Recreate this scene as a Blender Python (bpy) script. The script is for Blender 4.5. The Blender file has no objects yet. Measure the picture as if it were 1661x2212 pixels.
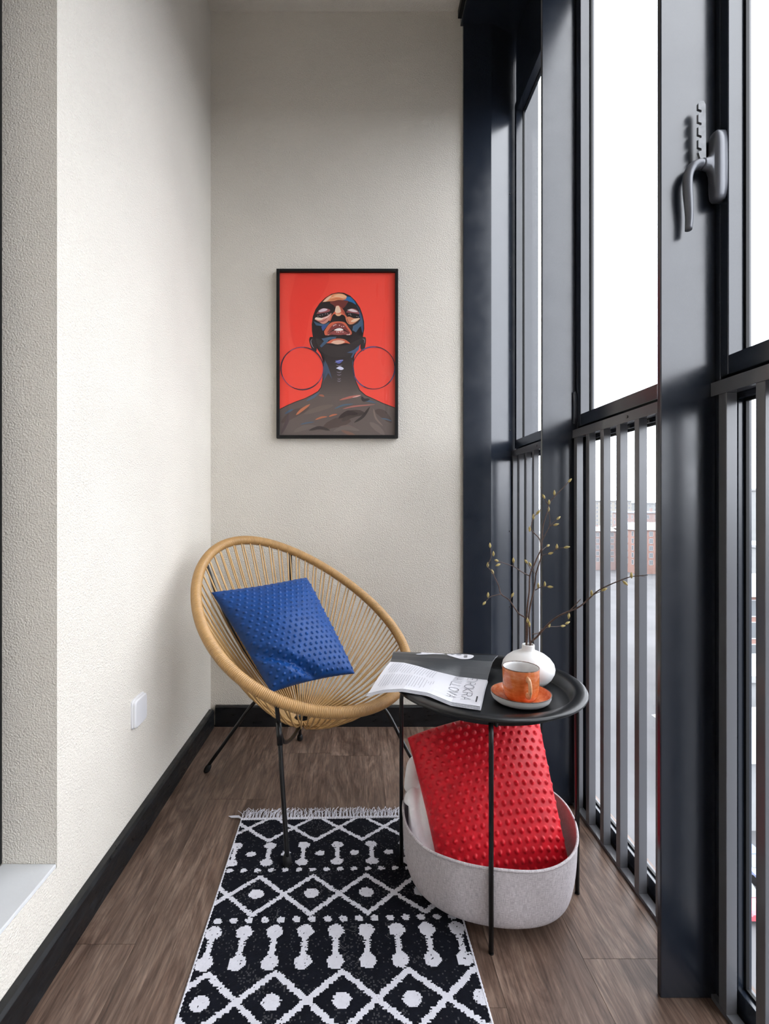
import bpy, bmesh, math, random
import numpy as np
from mathutils import Vector, noise
from mathutils.geometry import tessellate_polygon
random.seed(7); rng = np.random.default_rng(7)
scene = bpy.context.scene
COL = scene.collection

# ---------------------------------------------------------------- camera
cam_data = bpy.data.cameras.new('camera'); cam = bpy.data.objects.new('camera', cam_data); COL.objects.link(cam)
cam.location = (0, 0, 0.95); cam.rotation_euler = (math.pi/2, 0, 0)
cam_data.sensor_fit = 'HORIZONTAL'; cam_data.sensor_width = 36.0; cam_data.lens = 36*1089/1661
cam_data.shift_x = 60.5/1661; cam_data.shift_y = -18/1661; cam_data.clip_start = 0.02; cam_data.clip_end = 3000
scene.camera = cam

# ---------------------------------------------------------------- overcast sky
world = bpy.data.worlds.new('world'); scene.world = world; world.use_nodes = True
wn = world.node_tree; wn.nodes.clear()
w_out = wn.nodes.new('ShaderNodeOutputWorld'); w_bg = wn.nodes.new('ShaderNodeBackground')
w_tc = wn.nodes.new('ShaderNodeTexCoord'); w_sep = wn.nodes.new('ShaderNodeSeparateXYZ'); w_ramp = wn.nodes.new('ShaderNodeValToRGB')
wn.links.new(w_tc.outputs['Generated'], w_sep.inputs[0]); wn.links.new(w_sep.outputs['Z'], w_ramp.inputs[0])
wn.links.new(w_ramp.outputs[0], w_bg.inputs[0]); wn.links.new(w_bg.outputs[0], w_out.inputs[0])
w_ramp.color_ramp.elements[0].position = 0.0; w_ramp.color_ramp.elements[0].color = (0.69, 0.715, 0.78, 1)
w_ramp.color_ramp.elements[1].position = 0.8; w_ramp.color_ramp.elements[1].color = (0.93, 0.95, 1.0, 1)
w_bg.inputs[1].default_value = 8.9

# ---------------------------------------------------------------- exposure
scene.view_settings.view_transform = 'Standard'; scene.view_settings.look = 'None'
scene.view_settings.exposure = 0.06; scene.view_settings.gamma = 1.0; scene.view_settings.use_curve_mapping = False
scene.cycles.max_bounces = 12; scene.cycles.diffuse_bounces = 7; scene.cycles.glossy_bounces = 5
scene.cycles.transparent_max_bounces = 24; scene.cycles.sample_clamp_indirect = 8
scene.cycles.use_denoising = True

# ---------------------------------------------------------------- helpers
ORG = {}                                     # world origin of every object that can be a parent
def props(o, label=None, cat=None, group=None, kind=None):
    if label: o['label'] = label
    if cat: o['category'] = cat
    if group: o['group'] = group
    if kind: o['kind'] = kind
    return o
def thing(name, label, cat, loc=(0, 0, 0), group=None):
    o = bpy.data.objects.new(name, None); COL.objects.link(o); o.location = loc; o.empty_display_size = 0.05
    ORG[o] = Vector(loc); return props(o, label, cat, group)
def mk(name, V, F, mats, parent=None, smooth=False, mi=None, origin=None, kind=None, label=None, bevel=0):
    """one mesh object from world-space vertices"""
    org = ORG[parent] if parent is not None else Vector(origin if origin is not None else (0, 0, 0))
    me = bpy.data.meshes.new(name)
    V = np.asarray(V, float) - np.array(org)
    me.from_pydata(V.tolist(), [], F if isinstance(F, list) else F.tolist())
    for m in (mats if isinstance(mats, (list, tuple)) else [mats]): me.materials.append(m)
    if mi is not None: me.polygons.foreach_set('material_index', np.asarray(mi, np.int32))
    if smooth: me.polygons.foreach_set('use_smooth', np.ones(len(me.polygons), bool))
    me.update()
    o = bpy.data.objects.new(name, me); COL.objects.link(o)
    if parent is not None: o.parent = parent
    else: o.location = org
    ORG[o] = org
    if bevel:
        b = o.modifiers.new('bevel', 'BEVEL'); b.width = bevel; b.segments = 2; b.limit_method = 'ANGLE'; b.harden_normals = False
    return props(o, label, None, None, kind)
class MB:
    """collects shapes into one mesh"""
    def __init__(s): s.V = []; s.F = []; s.M = []
    def add(s, V, F, m=0):
        n = len(s.V); s.V += [tuple(v) for v in V]; s.F += [[i+n for i in f] for f in F]; s.M += [m]*len(F); return s
    def box(s, x0, x1, y0, y1, z0, z1, m=0):
        return s.add([(x0,y0,z0),(x1,y0,z0),(x1,y1,z0),(x0,y1,z0),(x0,y0,z1),(x1,y0,z1),(x1,y1,z1),(x0,y1,z1)],
                     [[3,2,1,0],[4,5,6,7],[0,1,5,4],[1,2,6,5],[2,3,7,6],[3,0,4,7]], m)
    def tube(s, P, r, n=8, closed=False, caps=True, m=0, flat=None):
        V, F = tube(P, r, n, closed, caps, flat); return s.add(V, F, m)
    def lathe(s, prof, c, n=48, m=0, a0=0):
        V, F = lathe(prof, c, n, a0); return s.add(V, F, m)
    def out(s, name, mats, parent=None, **k):
        return mk(name, s.V, s.F, mats, parent, mi=s.M if isinstance(mats, (list, tuple)) else None, **k)
def tube(P, r, n=8, closed=False, caps=True, flat=None):
    P = np.asarray(P, float); k = len(P); r = np.broadcast_to(np.asarray(r, float), (k,))
    T = (np.roll(P, -1, 0)-np.roll(P, 1, 0)) if closed else np.gradient(P, axis=0)
    T /= np.linalg.norm(T, axis=1)[:, None]+1e-12
    a = np.array([0, 0, 1.]) if abs(T[0][2]) < .9 else np.array([1., 0, 0])
    N = np.zeros_like(P); nn = a-T[0]*a.dot(T[0]); N[0] = nn/np.linalg.norm(nn)
    for i in range(1, k):
        v = N[i-1]-T[i]*N[i-1].dot(T[i]); N[i] = v/np.linalg.norm(v)
    B = np.cross(T, N); V = []; f1, f2 = flat or (1, 1)
    ang = np.linspace(0, 2*np.pi, n, endpoint=False)
    V = (P[:, None]+(np.cos(ang)[None, :, None]*N[:, None]*f1+np.sin(ang)[None, :, None]*B[:, None]*f2)*r[:, None, None]).reshape(-1, 3)
    F = []
    for i in range(k if closed else k-1):
        j = (i+1) % k
        for q in range(n):
            p = (q+1) % n; F.append([i*n+q, i*n+p, j*n+p, j*n+q])
    if caps and not closed: F.append(list(range(n))[::-1]); F.append([(k-1)*n+q for q in range(n)])
    return V.tolist(), F
def lathe(prof, c, n=48, a0=0):
    V = []; F = []
    for r, z in prof:
        for q in range(n):
            a = a0+2*math.pi*q/n; V.append((c[0]+r*math.cos(a), c[1]+r*math.sin(a), c[2]+z))
    for i in range(len(prof)-1):
        for q in range(n):
            p = (q+1) % n; F.append([i*n+q, i*n+p, (i+1)*n+p, (i+1)*n+q])
    return V, F
def smoothpath(P, k=6):
    """Catmull-Rom through P"""
    P = np.asarray(P, float); Q = np.vstack([2*P[0]-P[1], P, 2*P[-1]-P[-2]]); out = []
    for i in range(1, len(Q)-2):
        for t in np.linspace(0, 1, k, endpoint=False):
            a, b, c, d = Q[i-1], Q[i], Q[i+1], Q[i+2]
            out.append(.5*((2*b)+(-a+c)*t+(2*a-5*b+4*c-d)*t*t+(-a+3*b-3*c+d)*t**3))
    out.append(P[-1]); return np.array(out)

# ---------------------------------------------------------------- materials
class NM:
    def __init__(s, name):
        s.m = bpy.data.materials.new(name); s.m.use_nodes = True; s.t = s.m.node_tree; s.b = s.t.nodes['Principled BSDF']; s.out = s.t.nodes['Material Output']
    def n(s, typ, **k):
        x = s.t.nodes.new('ShaderNode'+typ)
        for a, v in k.items():
            if a in x.inputs.keys() if hasattr(x.inputs, 'keys') else False: x.inputs[a].default_value = v
            else: setattr(x, a, v)
        return x
    def l(s, a, b): s.t.links.new(a, b)
    def bump(s, h, strength=.5, dist=.002, prev=None):
        b = s.n('Bump'); b.inputs['Strength'].default_value = strength; b.inputs['Distance'].default_value = dist
        s.l(h, b.inputs['Height'])
        if prev: s.l(prev.outputs[0], b.inputs['Normal'])
        s.l(b.outputs[0], s.b.inputs['Normal']); return b
    def noise(s, scale, detail=2, rough=.5, vec=None, dist=0):
        x = s.n('TexNoise'); x.inputs['Scale'].default_value = scale; x.inputs['Detail'].default_value = detail; x.inputs['Roughness'].default_value = rough; x.inputs['Distortion'].default_value = dist
        if vec is not None: s.l(vec, x.inputs['Vector'])
        return x
    def ramp(s, fac, stops):
        x = s.n('ValToRGB'); e = x.color_ramp.elements
        while len(e) < len(stops): e.new(.5)
        for i, (p, c) in enumerate(stops): e[i].position = p; e[i].color = (*c, 1) if len(c) == 3 else c
        s.l(fac, x.inputs[0]); return x
    def coord(s, scale=(1, 1, 1), kind='Object'):
        tc = s.n('TexCoord'); mp = s.n('Mapping'); mp.inputs['Scale'].default_value = scale
        s.l(tc.outputs[kind], mp.inputs[0]); return mp.outputs[0]
def mat(name, col, rough=.5, metal=0, spec=.5, coat=0):
    x = NM(name); x.b.inputs['Base Color'].default_value = (*col, 1); x.b.inputs['Roughness'].default_value = rough
    x.b.inputs['Metallic'].default_value = metal; x.b.inputs['Specular IOR Level'].default_value = spec
    x.b.inputs['Coat Weight'].default_value = coat; return x
def varied(name, col, rough=.5, scale=8, amt=.12, bumps=0, bscale=200, **k):
    """plain colour with faint mottling and fine relief"""
    x = mat(name, col, rough, **k); v = x.coord(); nz = x.noise(scale, 4, .6, v)
    c = np.array(col); x.l(x.ramp(nz.outputs[0], [(.3, tuple(c*(1-amt))), (.7, tuple(np.minimum(c*(1+amt), 1)))]).outputs[0], x.b.inputs['Base Color'])
    if bumps: x.bump(x.noise(bscale, 2, .5, v).outputs[0], bumps, .001)
    return x.m

def plaster(name, col, strength=.9):
    x = mat(name, col, .92, spec=.2); v = x.coord()
    a = x.noise(300, 3, .6, v, .6); b = x.n('TexVoronoi'); b.inputs['Scale'].default_value = 230; x.l(v, b.inputs['Vector'])
    mx = x.n('Math', operation='ADD'); x.l(a.outputs[0], mx.inputs[0])
    m2 = x.n('Math', operation='MULTIPLY'); x.l(b.outputs['Distance'], m2.inputs[0]); m2.inputs[1].default_value = .55; x.l(m2.outputs[0], mx.inputs[1])
    x.bump(mx.outputs[0], strength, .0035)
    big = x.noise(3, 3, .5, v); c = np.array(col)
    x.l(x.ramp(big.outputs[0], [(.3, tuple(c*.96)), (.7, tuple(c*1.03))]).outputs[0], x.b.inputs['Base Color'])
    return x.m
M = {}
M['plaster'] = plaster('rough_plaster', (.725, .685, .615))
M['sill'] = varied('painted_sill', (.56, .57, .58), .6, 6, .04, .15, 120)
M['rearwall'] = varied('warm_bounce_wall', (.64, .565, .465), .6)  # unseen rear wall, colour chosen to bounce warm light onto the far wall
M['room'] = varied('beige_panel', (.45, .41, .36), .8)
def frame_mat(name='anthracite_powder_coat', col=(.013, .0175, .027)):
    x = mat(name, col, .22, spec=.72); v = x.coord()
    n1 = x.noise(14, 4, .6, v); x.l(x.ramp(n1.outputs[0], [(.3, (.19,)*3), (.7, (.27,)*3)]).outputs[0], x.b.inputs['Roughness'])
    x.bump(x.noise(900, 1, .5, v).outputs[0], .05, .0005); return x.m
M['frame'] = frame_mat(); M['rail'] = frame_mat('lightened_railing_coat', (.092, .094, .103))  # rail: frame coat copied lighter, window light on the bars put into its colour
M['black'] = varied('black_lacquer', (.004, .004, .0045), .4, 10, .2, spec=.3)
M['gasket'] = varied('black_rubber', (.005, .005, .0055), .55, spec=.3)
def base_mat():
    x = mat('scuffed_black_skirting', (.004, .004, .005), .35, spec=.4); v = x.coord((3, 3, 14)); nz = x.noise(5, 5, .7, v)
    x.l(x.ramp(nz.outputs[0], [(.35, (.25,)*3), (.65, (.6,)*3)]).outputs[0], x.b.inputs['Roughness'])
    x.l(x.ramp(nz.outputs[0], [(.5, (.0035, .004, .005)), (.8, (.012, .013, .016))]).outputs[0], x.b.inputs['Base Color']); return x.m
M['skirting'] = base_mat()
def glass_mat():
    x = NM('window_glass'); t = x.t; t.nodes.remove(x.b)
    tr = x.n('BsdfTransparent'); tr.inputs[0].default_value = (.96, .966, .965, 1); gl = x.n('BsdfGlossy'); gl.inputs['Roughness'].default_value = .0
    fr = x.n('Fresnel'); fr.inputs[0].default_value = 1.35; mx = x.n('MixShader')
    geo = x.n('NewGeometry'); mi = x.n('Mix', data_type='FLOAT'); x.l(geo.outputs['Backfacing'], mi.inputs[0])
    x.l(fr.outputs[0], mi.inputs[2]); mi.inputs[3].default_value = .02
    x.l(mi.outputs[0], mx.inputs[0]); x.l(tr.outputs[0], mx.inputs[1]); x.l(gl.outputs[0], mx.inputs[2]); x.l(mx.outputs[0], x.out.inputs[0]); return x.m
M['glass'] = glass_mat()
def wood_mat():
    x = mat('brown_oak_vinyl', (.15, .1, .08), .42, spec=.4)
    tc = x.n('TexCoord'); oi = x.n('ObjectInfo'); ad = x.n('VectorMath', operation='ADD'); sc = x.n('VectorMath', operation='SCALE'); cx = x.n('CombineXYZ')
    for i in range(3): x.l(oi.outputs['Random'], cx.inputs[i])
    x.l(cx.outputs[0], sc.inputs[0]); sc.inputs['Scale'].default_value = 37; x.l(tc.outputs['Object'], ad.inputs[0]); x.l(sc.outputs[0], ad.inputs[1])
    def mp(s):
        m = x.n('Mapping'); m.inputs['Scale'].default_value = s; x.l(ad.outputs[0], m.inputs[0]); return m.outputs[0]
    g1 = x.noise(1, 8, .66, mp((15, 2.4, 15)), 2.6); g2 = x.noise(1, 4, .65, mp((190, 11, 190)), .6); g3 = x.noise(1, 3, .5, mp((6, 1.6, 6)), .8)
    base = x.ramp(g1.outputs[0], [(.30, (.055, .031, .022)), (.5, (.125, .081, .061)), (.70, (.21, .15, .118))])
    m1 = x.n('MixRGB', blend_type='MULTIPLY'); m1.inputs[0].default_value = .75; x.l(base.outputs[0], m1.inputs[1])
    x.l(x.ramp(g2.outputs[0], [(.36, (.45, .43, .42)), (.52, (1, 1, 1)), (.70, (1.5, 1.48, 1.45))]).outputs[0], m1.inputs[2])
    m2 = x.n('MixRGB', blend_type='MULTIPLY'); m2.inputs[0].default_value = .8; x.l(m1.outputs[0], m2.inputs[1])
    x.l(x.ramp(g3.outputs[0], [(.3, (.72, .7, .68)), (.7, (1.2, 1.2, 1.2))]).outputs[0], m2.inputs[2]); x.l(m2.outputs[0], x.b.inputs['Base Color'])
    x.bump(g2.outputs[0], .25, .0008); return x.m
M['wood'] = wood_mat()
M['floorgap'] = mat('floor_gap', (.02, .014, .011), .8).m
M['cord'] = varied('tan_pvc_cord', (.49, .30, .12), .38, 30, .14)
M['cordrim'] = varied('tan_pvc_wrap', (.41, .24, .092), .36, 40, .12)
M['rod'] = varied('black_steel_rod', (.005, .005, .0055), .28, 20, .2, spec=.4)
def plush(name, col, sheen):
    x = mat(name, col, .5, spec=.35); x.b.inputs['Sheen Weight'].default_value = .06; x.b.inputs['Sheen Tint'].default_value = (*sheen, 1); x.b.inputs['Sheen Roughness'].default_value = .35
    v = x.coord(); nz = x.noise(60, 4, .6, v); c = np.array(col)
    x.l(x.ramp(nz.outputs[0], [(.3, tuple(c*.8)), (.7, tuple(c*1.18))]).outputs[0], x.b.inputs['Base Color'])
    x.bump(x.noise(1400, 2, .6, v).outputs[0], .25, .0006); return x.m
M['blue'] = plush('blue_minky_plush', (.0006, .042, .190), (.25, .5, 1))
M['red'] = plush('red_minky_plush', (.60, .0035, .015), (1, .3, .35))
M['fleece'] = varied('white_fleece', (.82, .82, .845), .95, 40, .04, .4, 700)
def linen():
    x = mat('grey_linen_weave', (.4, .37, .38), .92, spec=.15); tc = x.n('TexCoord'); sp = x.n('SeparateXYZ'); x.l(tc.outputs['Object'], sp.inputs[0])
    at = x.n('Math', operation='ARCTAN2'); x.l(sp.outputs['Y'], at.inputs[0]); x.l(sp.outputs['X'], at.inputs[1]); cb = x.n('CombineXYZ'); x.l(at.outputs[0], cb.inputs[0]); x.l(sp.outputs['Z'], cb.inputs[1])
    def nz(sx, sy):
        m = x.n('Mapping'); m.inputs['Scale'].default_value = (sx, sy, 1); x.l(cb.outputs[0], m.inputs[0]); return x.noise(1, 2, .6, m.outputs[0]).outputs[0]
    h, v = nz(22, 880), nz(230, 60); mx = x.n('Math', operation='ADD'); x.l(h, mx.inputs[0]); x.l(v, mx.inputs[1])
    hf = x.n('Math', operation='MULTIPLY'); x.l(mx.outputs[0], hf.inputs[0]); hf.inputs[1].default_value = .5
    x.l(x.ramp(hf.outputs[0], [(.36, (.32, .288, .30)), (.5, (.47, .432, .446)), (.64, (.63, .595, .61))]).outputs[0], x.b.inputs['Base Color'])
    x.bump(hf.outputs[0], .5, .0012); return x.m
M['linen'] = linen()
M['tray'] = varied('satin_black_enamel', (.005, .0053, .006), .29, 16, .15, .06, 600, spec=.42)
M['ceramic'] = varied('white_satin_ceramic', (.80, .80, .80), .35, 10, .03)
def glaze():
    x = mat('orange_streaked_glaze', (.6, .17, .05), .12, coat=.4); v = x.coord((40, 40, 160)); nz = x.noise(1, 4, .7, v); v2 = x.coord((60, 60, 12)); n2 = x.noise(1, 3, .6, v2)
    mx = x.n('MixRGB', blend_type='MIX'); mx.inputs[0].default_value = .4
    x.l(nz.outputs[0], mx.inputs[1]); x.l(n2.outputs[0], mx.inputs[2])
    x.l(x.ramp(mx.outputs[0], [(.33, (.50, .105, .022)), (.5, (.68, .18, .05)), (.66, (.76, .30, .14))]).outputs[0], x.b.inputs['Base Color']); return x.m
M['glaze'] = glaze()
M['glazehandle'] = varied('pale_orange_glaze', (.78, .42, .23), .15, 90, .25)
M['rimbrown'] = varied('brown_glaze_edge', (.10, .045, .025), .3, 120, .6)
M['tea'] = mat('tea', (.10, .035, .012), .05).m
M['paper'] = varied('white_paper', (.60, .60, .64), .55, 5, .02)
M['papertop'] = varied('printed_paper', (.62, .62, .665), .4, 5, .02)
M['paperdark'] = varied('dark_printed_page', (.022, .025, .030), .32, 6, .1)
M['ink'] = mat('grey_ink', (.13, .13, .15), .6).m
M['inkblack'] = mat('black_ink', (.02, .02, .022), .6).m
M['bark'] = varied('brown_bark', (.095, .055, .042), .7, 200, .35, .4, 400)
M['bud'] = varied('olive_bud', (.42, .33, .12), .6, 150, .35)
M['plastic'] = varied('white_plastic', (.66, .66, .68), .3, 5, .02)
M['handle'] = varied('grey_metal_handle', (.10, .105, .12), .34, 20, .05, metal=.2)
M['clear'] = varied('grey_translucent_plastic', (.11, .115, .125), .25, 40, .3)
M['screw'] = mat('dark_screw', (.01, .01, .01), .4).m
M['rugblack'] = varied('black_woven_yarn', (.0045, .0052, .009), .95, 60, .25, .5, 700, spec=.12)
M['rugfleck'] = varied('grey_woven_fleck', (.045, .045, .05), .95, 60, .2, .5, 700, spec=.1)
M['rugwhite'] = varied('white_woven_yarn', (.56, .56, .62), .95, 60, .06, .5, 700)

# ---------------------------------------------------------------- setting
XW, YB, ZC = -0.626, 2.165, 3.063
def struct(o): o['kind'] = 'structure'; return o
fl = struct(MB().box(-.72, .745, -.82, 2.3, -.06, -.006).out('floor', M['floorgap']))
edges = [-.62, -.477, -.287, -.097, .093, .283, .473, .663, .78]
joints = [1.087, 1.62, .70, 1.9, .95, 1.66, 1.0524, 1.0524]
for i in range(len(edges)-1):
    ys = [-.79] + sorted(joints[i]+1.22*k for k in range(-3, 2) if -.70 < joints[i]+1.22*k < 2.12) + [2.165]
    for a, b in zip(ys[:-1], ys[1:]):
        MB().box(edges[i]+.0004, edges[i+1]-.0004, a+.0004, b-.0004, -.006, 0).out('plank', M['wood'], fl)
struct(MB().box(-.80, .82, -.9, 2.32, ZC, ZC+.12).out('ceiling', M['plaster']))
struct(MB().box(-.80, .458, YB, YB+.15, -.06, ZC+.05).out('wall_back', M['plaster']))
wl = MB(); pw = [(-.75, -.06), (YB, -.06), (YB, ZC), (1.054, ZC), (1.054, .19), (-.75, .19)]
wl.add([(x, y, z) for x in (-.80, XW) for y, z in pw], [[3, 4, 1, 2], [0, 1, 4, 5], [9, 8, 7, 10], [6, 11, 10, 7]]+[[i, 6+i, 6+(i+1) % 6, (i+1) % 6] for i in range(6)])
wl.box(-.80, XW, -.75, 1.054, 2.35, ZC).box(-.80, XW, -.80, -.75, -.06, ZC)
wl = struct(wl.out('wall_left', M['plaster']))
MB().box(-.74, XW-.001, -.75, 1.0535, .1895, .198).out('sill', M['sill'], wl, bevel=.002)
struct(MB().box(-.80, .82, -.95, -.80, -.06, ZC).out('wall_rear', M['rearwall']))
d1 = struct(MB().box(-.80, -.74, .985, 1.054, .198, 2.35).box(-.80, -.74, -.75, -.69, .198, 2.35).box(-.80, -.74, -.69, .985, 2.28, 2.35).box(-.80, -.74, -.69, .985, .198, .26).out('door_1', M['gasket'], bevel=.002))
MB().box(-.772, -.766, -.69, .985, .26, 2.28).out('pane', M['glass'], d1)
struct(MB().box(-.90, -.805, -.9, 1.1, .1, 2.5).out('leak_stop_panel', M['room']))  # unseen panel added behind the door glass to keep sky light out
# skirting boards with a chamfered top edge
def skirting(name, P):
    struct(mk(name, P, [[0,1,2,3,4][::-1], [5,6,7,8,9]]+[[i, (i+1) % 5, 5+(i+1) % 5, 5+i] for i in range(5)], M['skirting'], bevel=.001))
pr = [(0, 0), (.022, 0), (.022, .070), (.016, .0765), (0, .0765)]
skirting('baseboard_left', [(XW+a, -.79, b) for a, b in pr]+[(XW+a, 2.142, b) for a, b in pr])
pr = [(0, 0), (.02, 0), (.02, .083), (.015, .087), (0, .087)]
skirting('baseboard_back', [(-.602, YB-a, b) for a, b in pr]+[(.4565, YB-a, b) for a, b in pr])
# corner column beside the back wall: flat panel and a panel turned towards the glass
tr = struct(MB().box(.456, .577, 2.152, 2.26, 0, 3.0).box(.456, .80, 2.216, 2.32, 0, 3.0).out('trim_1', M['frame'], bevel=.002))
pb = MB(); pb.add([(.577, 2.153, 0), (.70, 2.212, 0), (.70, 2.26, 0), (.577, 2.26, 0), (.577, 2.153, 3.0), (.70, 2.212, 3.0), (.70, 2.26, 3.0), (.577, 2.26, 3.0)], [[3,2,1,0],[4,5,6,7],[0,1,5,4],[1,2,6,5],[2,3,7,6],[3,0,4,7]])
pb = pb.out('side_panel', M['frame'], tr)
for h in (.5, .83, 1.27, 1.62, 1.98, 2.3):
    MB().tube([(.668, 2.1975, h), (.6695, 2.1945, h)], .0032, 8).out('screw', M['screw'], pb)
bm_ = struct(MB().box(.446, .82, -.79, 2.26, 3.0, ZC+.02).out('trim_2', M['frame'], bevel=.002))
MB().box(.435, .4465, -.79, 2.162, 3.03, ZC+.01).out('cover_strip', M['gasket'], bm_)
MULL = [1.586, .968, .35, -.268, -.86]
k = 3
for i, z in enumerate(MULL):
    m = struct(MB().box(.69, .738, z-.012, z+.024, 0, 3.0).out('trim_%d' % k, M['frame'], bevel=.002)); k += 1
    MB().box(.584, .689, z, z+.012, 0, 3.0).out('fin_plate', M['frame'], m, bevel=.0018)
def window(n, y0, y1):
    """glazed bay from near post y0 to far post y1: fixed light below, sash above, panel on top"""
    a, b = y0+.024, y1-.012
    if n == 1: b = 2.2
    w = MB().box(.708, .7345, a, a+.02, 0, 1.185).box(.708, .7345, b-.02, b, 0, 1.185).box(.708, .7345, a, b, 0, .048).box(.708, .7345, a, b, 1.145, 1.19)
    w = struct(w.out('window_%d' % n, M['frame'], bevel=.0015))
    s = MB().box(.69, .734, a, a+.02, 1.19, 2.69).box(.69, .734, b-.02, b, 1.19, 2.69).box(.69, .734, a+.02, b-.02, 1.19, 1.226).box(.69, .734, a+.02, b-.02, 2.65, 2.69)
    s = s.out('sash', M['frame'], w, bevel=.0015)
    def ring(z0, z1, x0, name, par):
        t = .005; g = MB().box(x0, x0+.006, a+.02, a+.02+t, z0, z1).box(x0, x0+.006, b-.02-t, b-.02, z0, z1).box(x0, x0+.006, a+.02, b-.02, z0, z0+t).box(x0, x0+.006, a+.02, b-.02, z1-t, z1)
        g.out(name, M['gasket'], par)
    ring(1.226, 2.65, .7195, 'gasket', s); ring(.048, 1.145, .7195, 'gasket', w)
    MB().box(.7225, .7275, a+.019, b-.019, 1.224, 2.652).out('pane', M['glass'], s)
    MB().box(.7225, .7275, a+.019, b-.019, .046, 1.147).out('pane', M['glass'], w)
    MB().box(.70, .736, a, b, 2.692, 3.0).out('top_panel', M['frame'], w, bevel=.0015)
    return w, s
W = {}
W[1] = window(1, MULL[0], 2.2)
for i in range(1, len(MULL)): W[i+1] = window(i+1, MULL[i], MULL[i-1])
# hinge on the second sash
hg = MB().tube([(.684, 1.582, 1.20), (.684, 1.582, 1.30)], .006, 10).box(.684, .692, 1.574, 1.586, 1.205, 1.295); hg.out('hinge', M['frame'], W[2][1], smooth=False)
# handle on the third sash: rose plate, neck, lever, notched stay
def loft(sections, n=16):
    V = []; F = []
    for c, (u, ru), (v, rv), p in sections:
        for q in range(n):
            a = 2*math.pi*q/n; ca, sa = math.cos(a), math.sin(a)
            ca = math.copysign(abs(ca)**p, ca); sa = math.copysign(abs(sa)**p, sa)
            V.append(Vector(c)+Vector(u)*ru*ca+Vector(v)*rv*sa)
    for i in range(len(sections)-1):
        for q in range(n): F.append([i*n+q, i*n+(q+1) % n, (i+1)*n+(q+1) % n, (i+1)*n+q])
    F.append(list(range(n))[::-1]); F.append([(len(sections)-1)*n+q for q in range(n)])
    return V, F
Yv, Zv, Xv = (0, 1, 0), (0, 0, 1), (1, 0, 0)
hy = .951
V, F = loft([((.690, hy, 1.585), (Yv, .0145), (Zv, .066), .45), ((.676, hy, 1.585), (Yv, .0145), (Zv, .066), .45), ((.672, hy, 1.585), (Yv, .0125), (Zv, .064), .5), ((.6705, hy, 1.585), (Yv, .009), (Zv, .056), .5),
             ((.668, hy, 1.588), (Yv, .009), (Zv, .026), .7), ((.664, hy, 1.59), (Yv, .0095), (Zv, .014), .9), ((.656, hy, 1.59), (Yv, .0095), (Zv, .011), 1), ((.652, hy, 1.59), (Yv, .0095), (Zv, .011), 1)], 24)
hd = mk('handle', V, F, M['handle'], W[3][1], smooth=True)
lev = smoothpath([(.651, hy, 1.590), (.642, hy, 1.5895), (.632, hy, 1.583), (.6255, hy, 1.568), (.6245, hy, 1.545), (.6265, hy, 1.515), (.6275, hy, 1.49), (.6262, hy, 1.466)], 5)
rr = np.interp(np.linspace(0, 1, len(lev)), [0, .3, .6, 1], [.0105, .0098, .0095, .0068])
V, F = tube(lev, rr, 14, flat=(.85, 1.0)); mk('lever', V, F, M['handle'], hd, smooth=True)
st = MB()
z = 1.615
pts = [(0, 0), (0, .105)]
xs0, xs1 = .643, .656
outl = [(xs1, 1.603), (xs1-.001, 1.70), (xs1-.004, 1.706), (xs0+.003, 1.706), (xs0, 1.702)]
for q in range(4):
    zz = 1.692-q*.024; outl += [(xs0, zz), (xs0+.006, zz-.002), (xs0+.006, zz-.007), (xs0, zz-.009)]
outl += [(xs0+.004, 1.598), (xs1, 1.598)]
nn = len(outl); V = [(x, hy-.004, zz) for x, zz in outl]+[(x, hy+.001, zz) for x, zz in outl]
F = [list(range(nn)), list(range(nn, 2*nn))[::-1]]+[[i, (i+1) % nn, nn+(i+1) % nn, nn+i] for i in range(nn)]
mk('notched_stay', V, F, M['clear'], hd, bevel=.0008)
# ---------------------------------------------------------------- railings: one per bay
def railing(y0, y1, corners, label):
    r = thing('railing', label, 'railing', (.69, (y0+y1)/2, 0), 'dark metal railings along the glazing')
    MB().box(.679, .703, y0, y1, 1.155, 1.181).out('handrail', M['rail'], r, bevel=.0012)
    MB().box(.680, .702, y0, y1, 0, .010).out('bottom_rail', M['rail'], r, bevel=.001)
    bar0 = None
    for c in corners:
        if bar0 is None:
            bar0 = MB().box(.68, .70, c, c+.02, .010, 1.155).out('bar', M['rail'], r, bevel=.001); c0 = c
        else:
            b = bar0.copy(); COL.objects.link(b); b.parent = r; b.location = (0, c-c0, 0)
    sc_ = MB().tube([(.6795, (y0+y1)/2-.02, 1.168), (.677, (y0+y1)/2-.02, 1.168)], .004, 10); sc_.out('screw', M['screw'], r)
    return r
railing(1.60, 2.236, [1.847-.0865*2, 1.847-.0865, 1.847, 1.9335, 2.020, 2.1065, 2.193], 'farthest dark metal railing in the corner beside the back wall panel')
railing(.982, 1.612-.026, [1.0405, 1.127, 1.214, 1.301, 1.388, 1.475, 1.56-.003], 'dark metal railing behind the tray table with city view between its bars')
railing(.364, .9675, [.406, .4925, .579, .6655, .752, .839, .927], 'nearest dark metal railing below the window handle')

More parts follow.
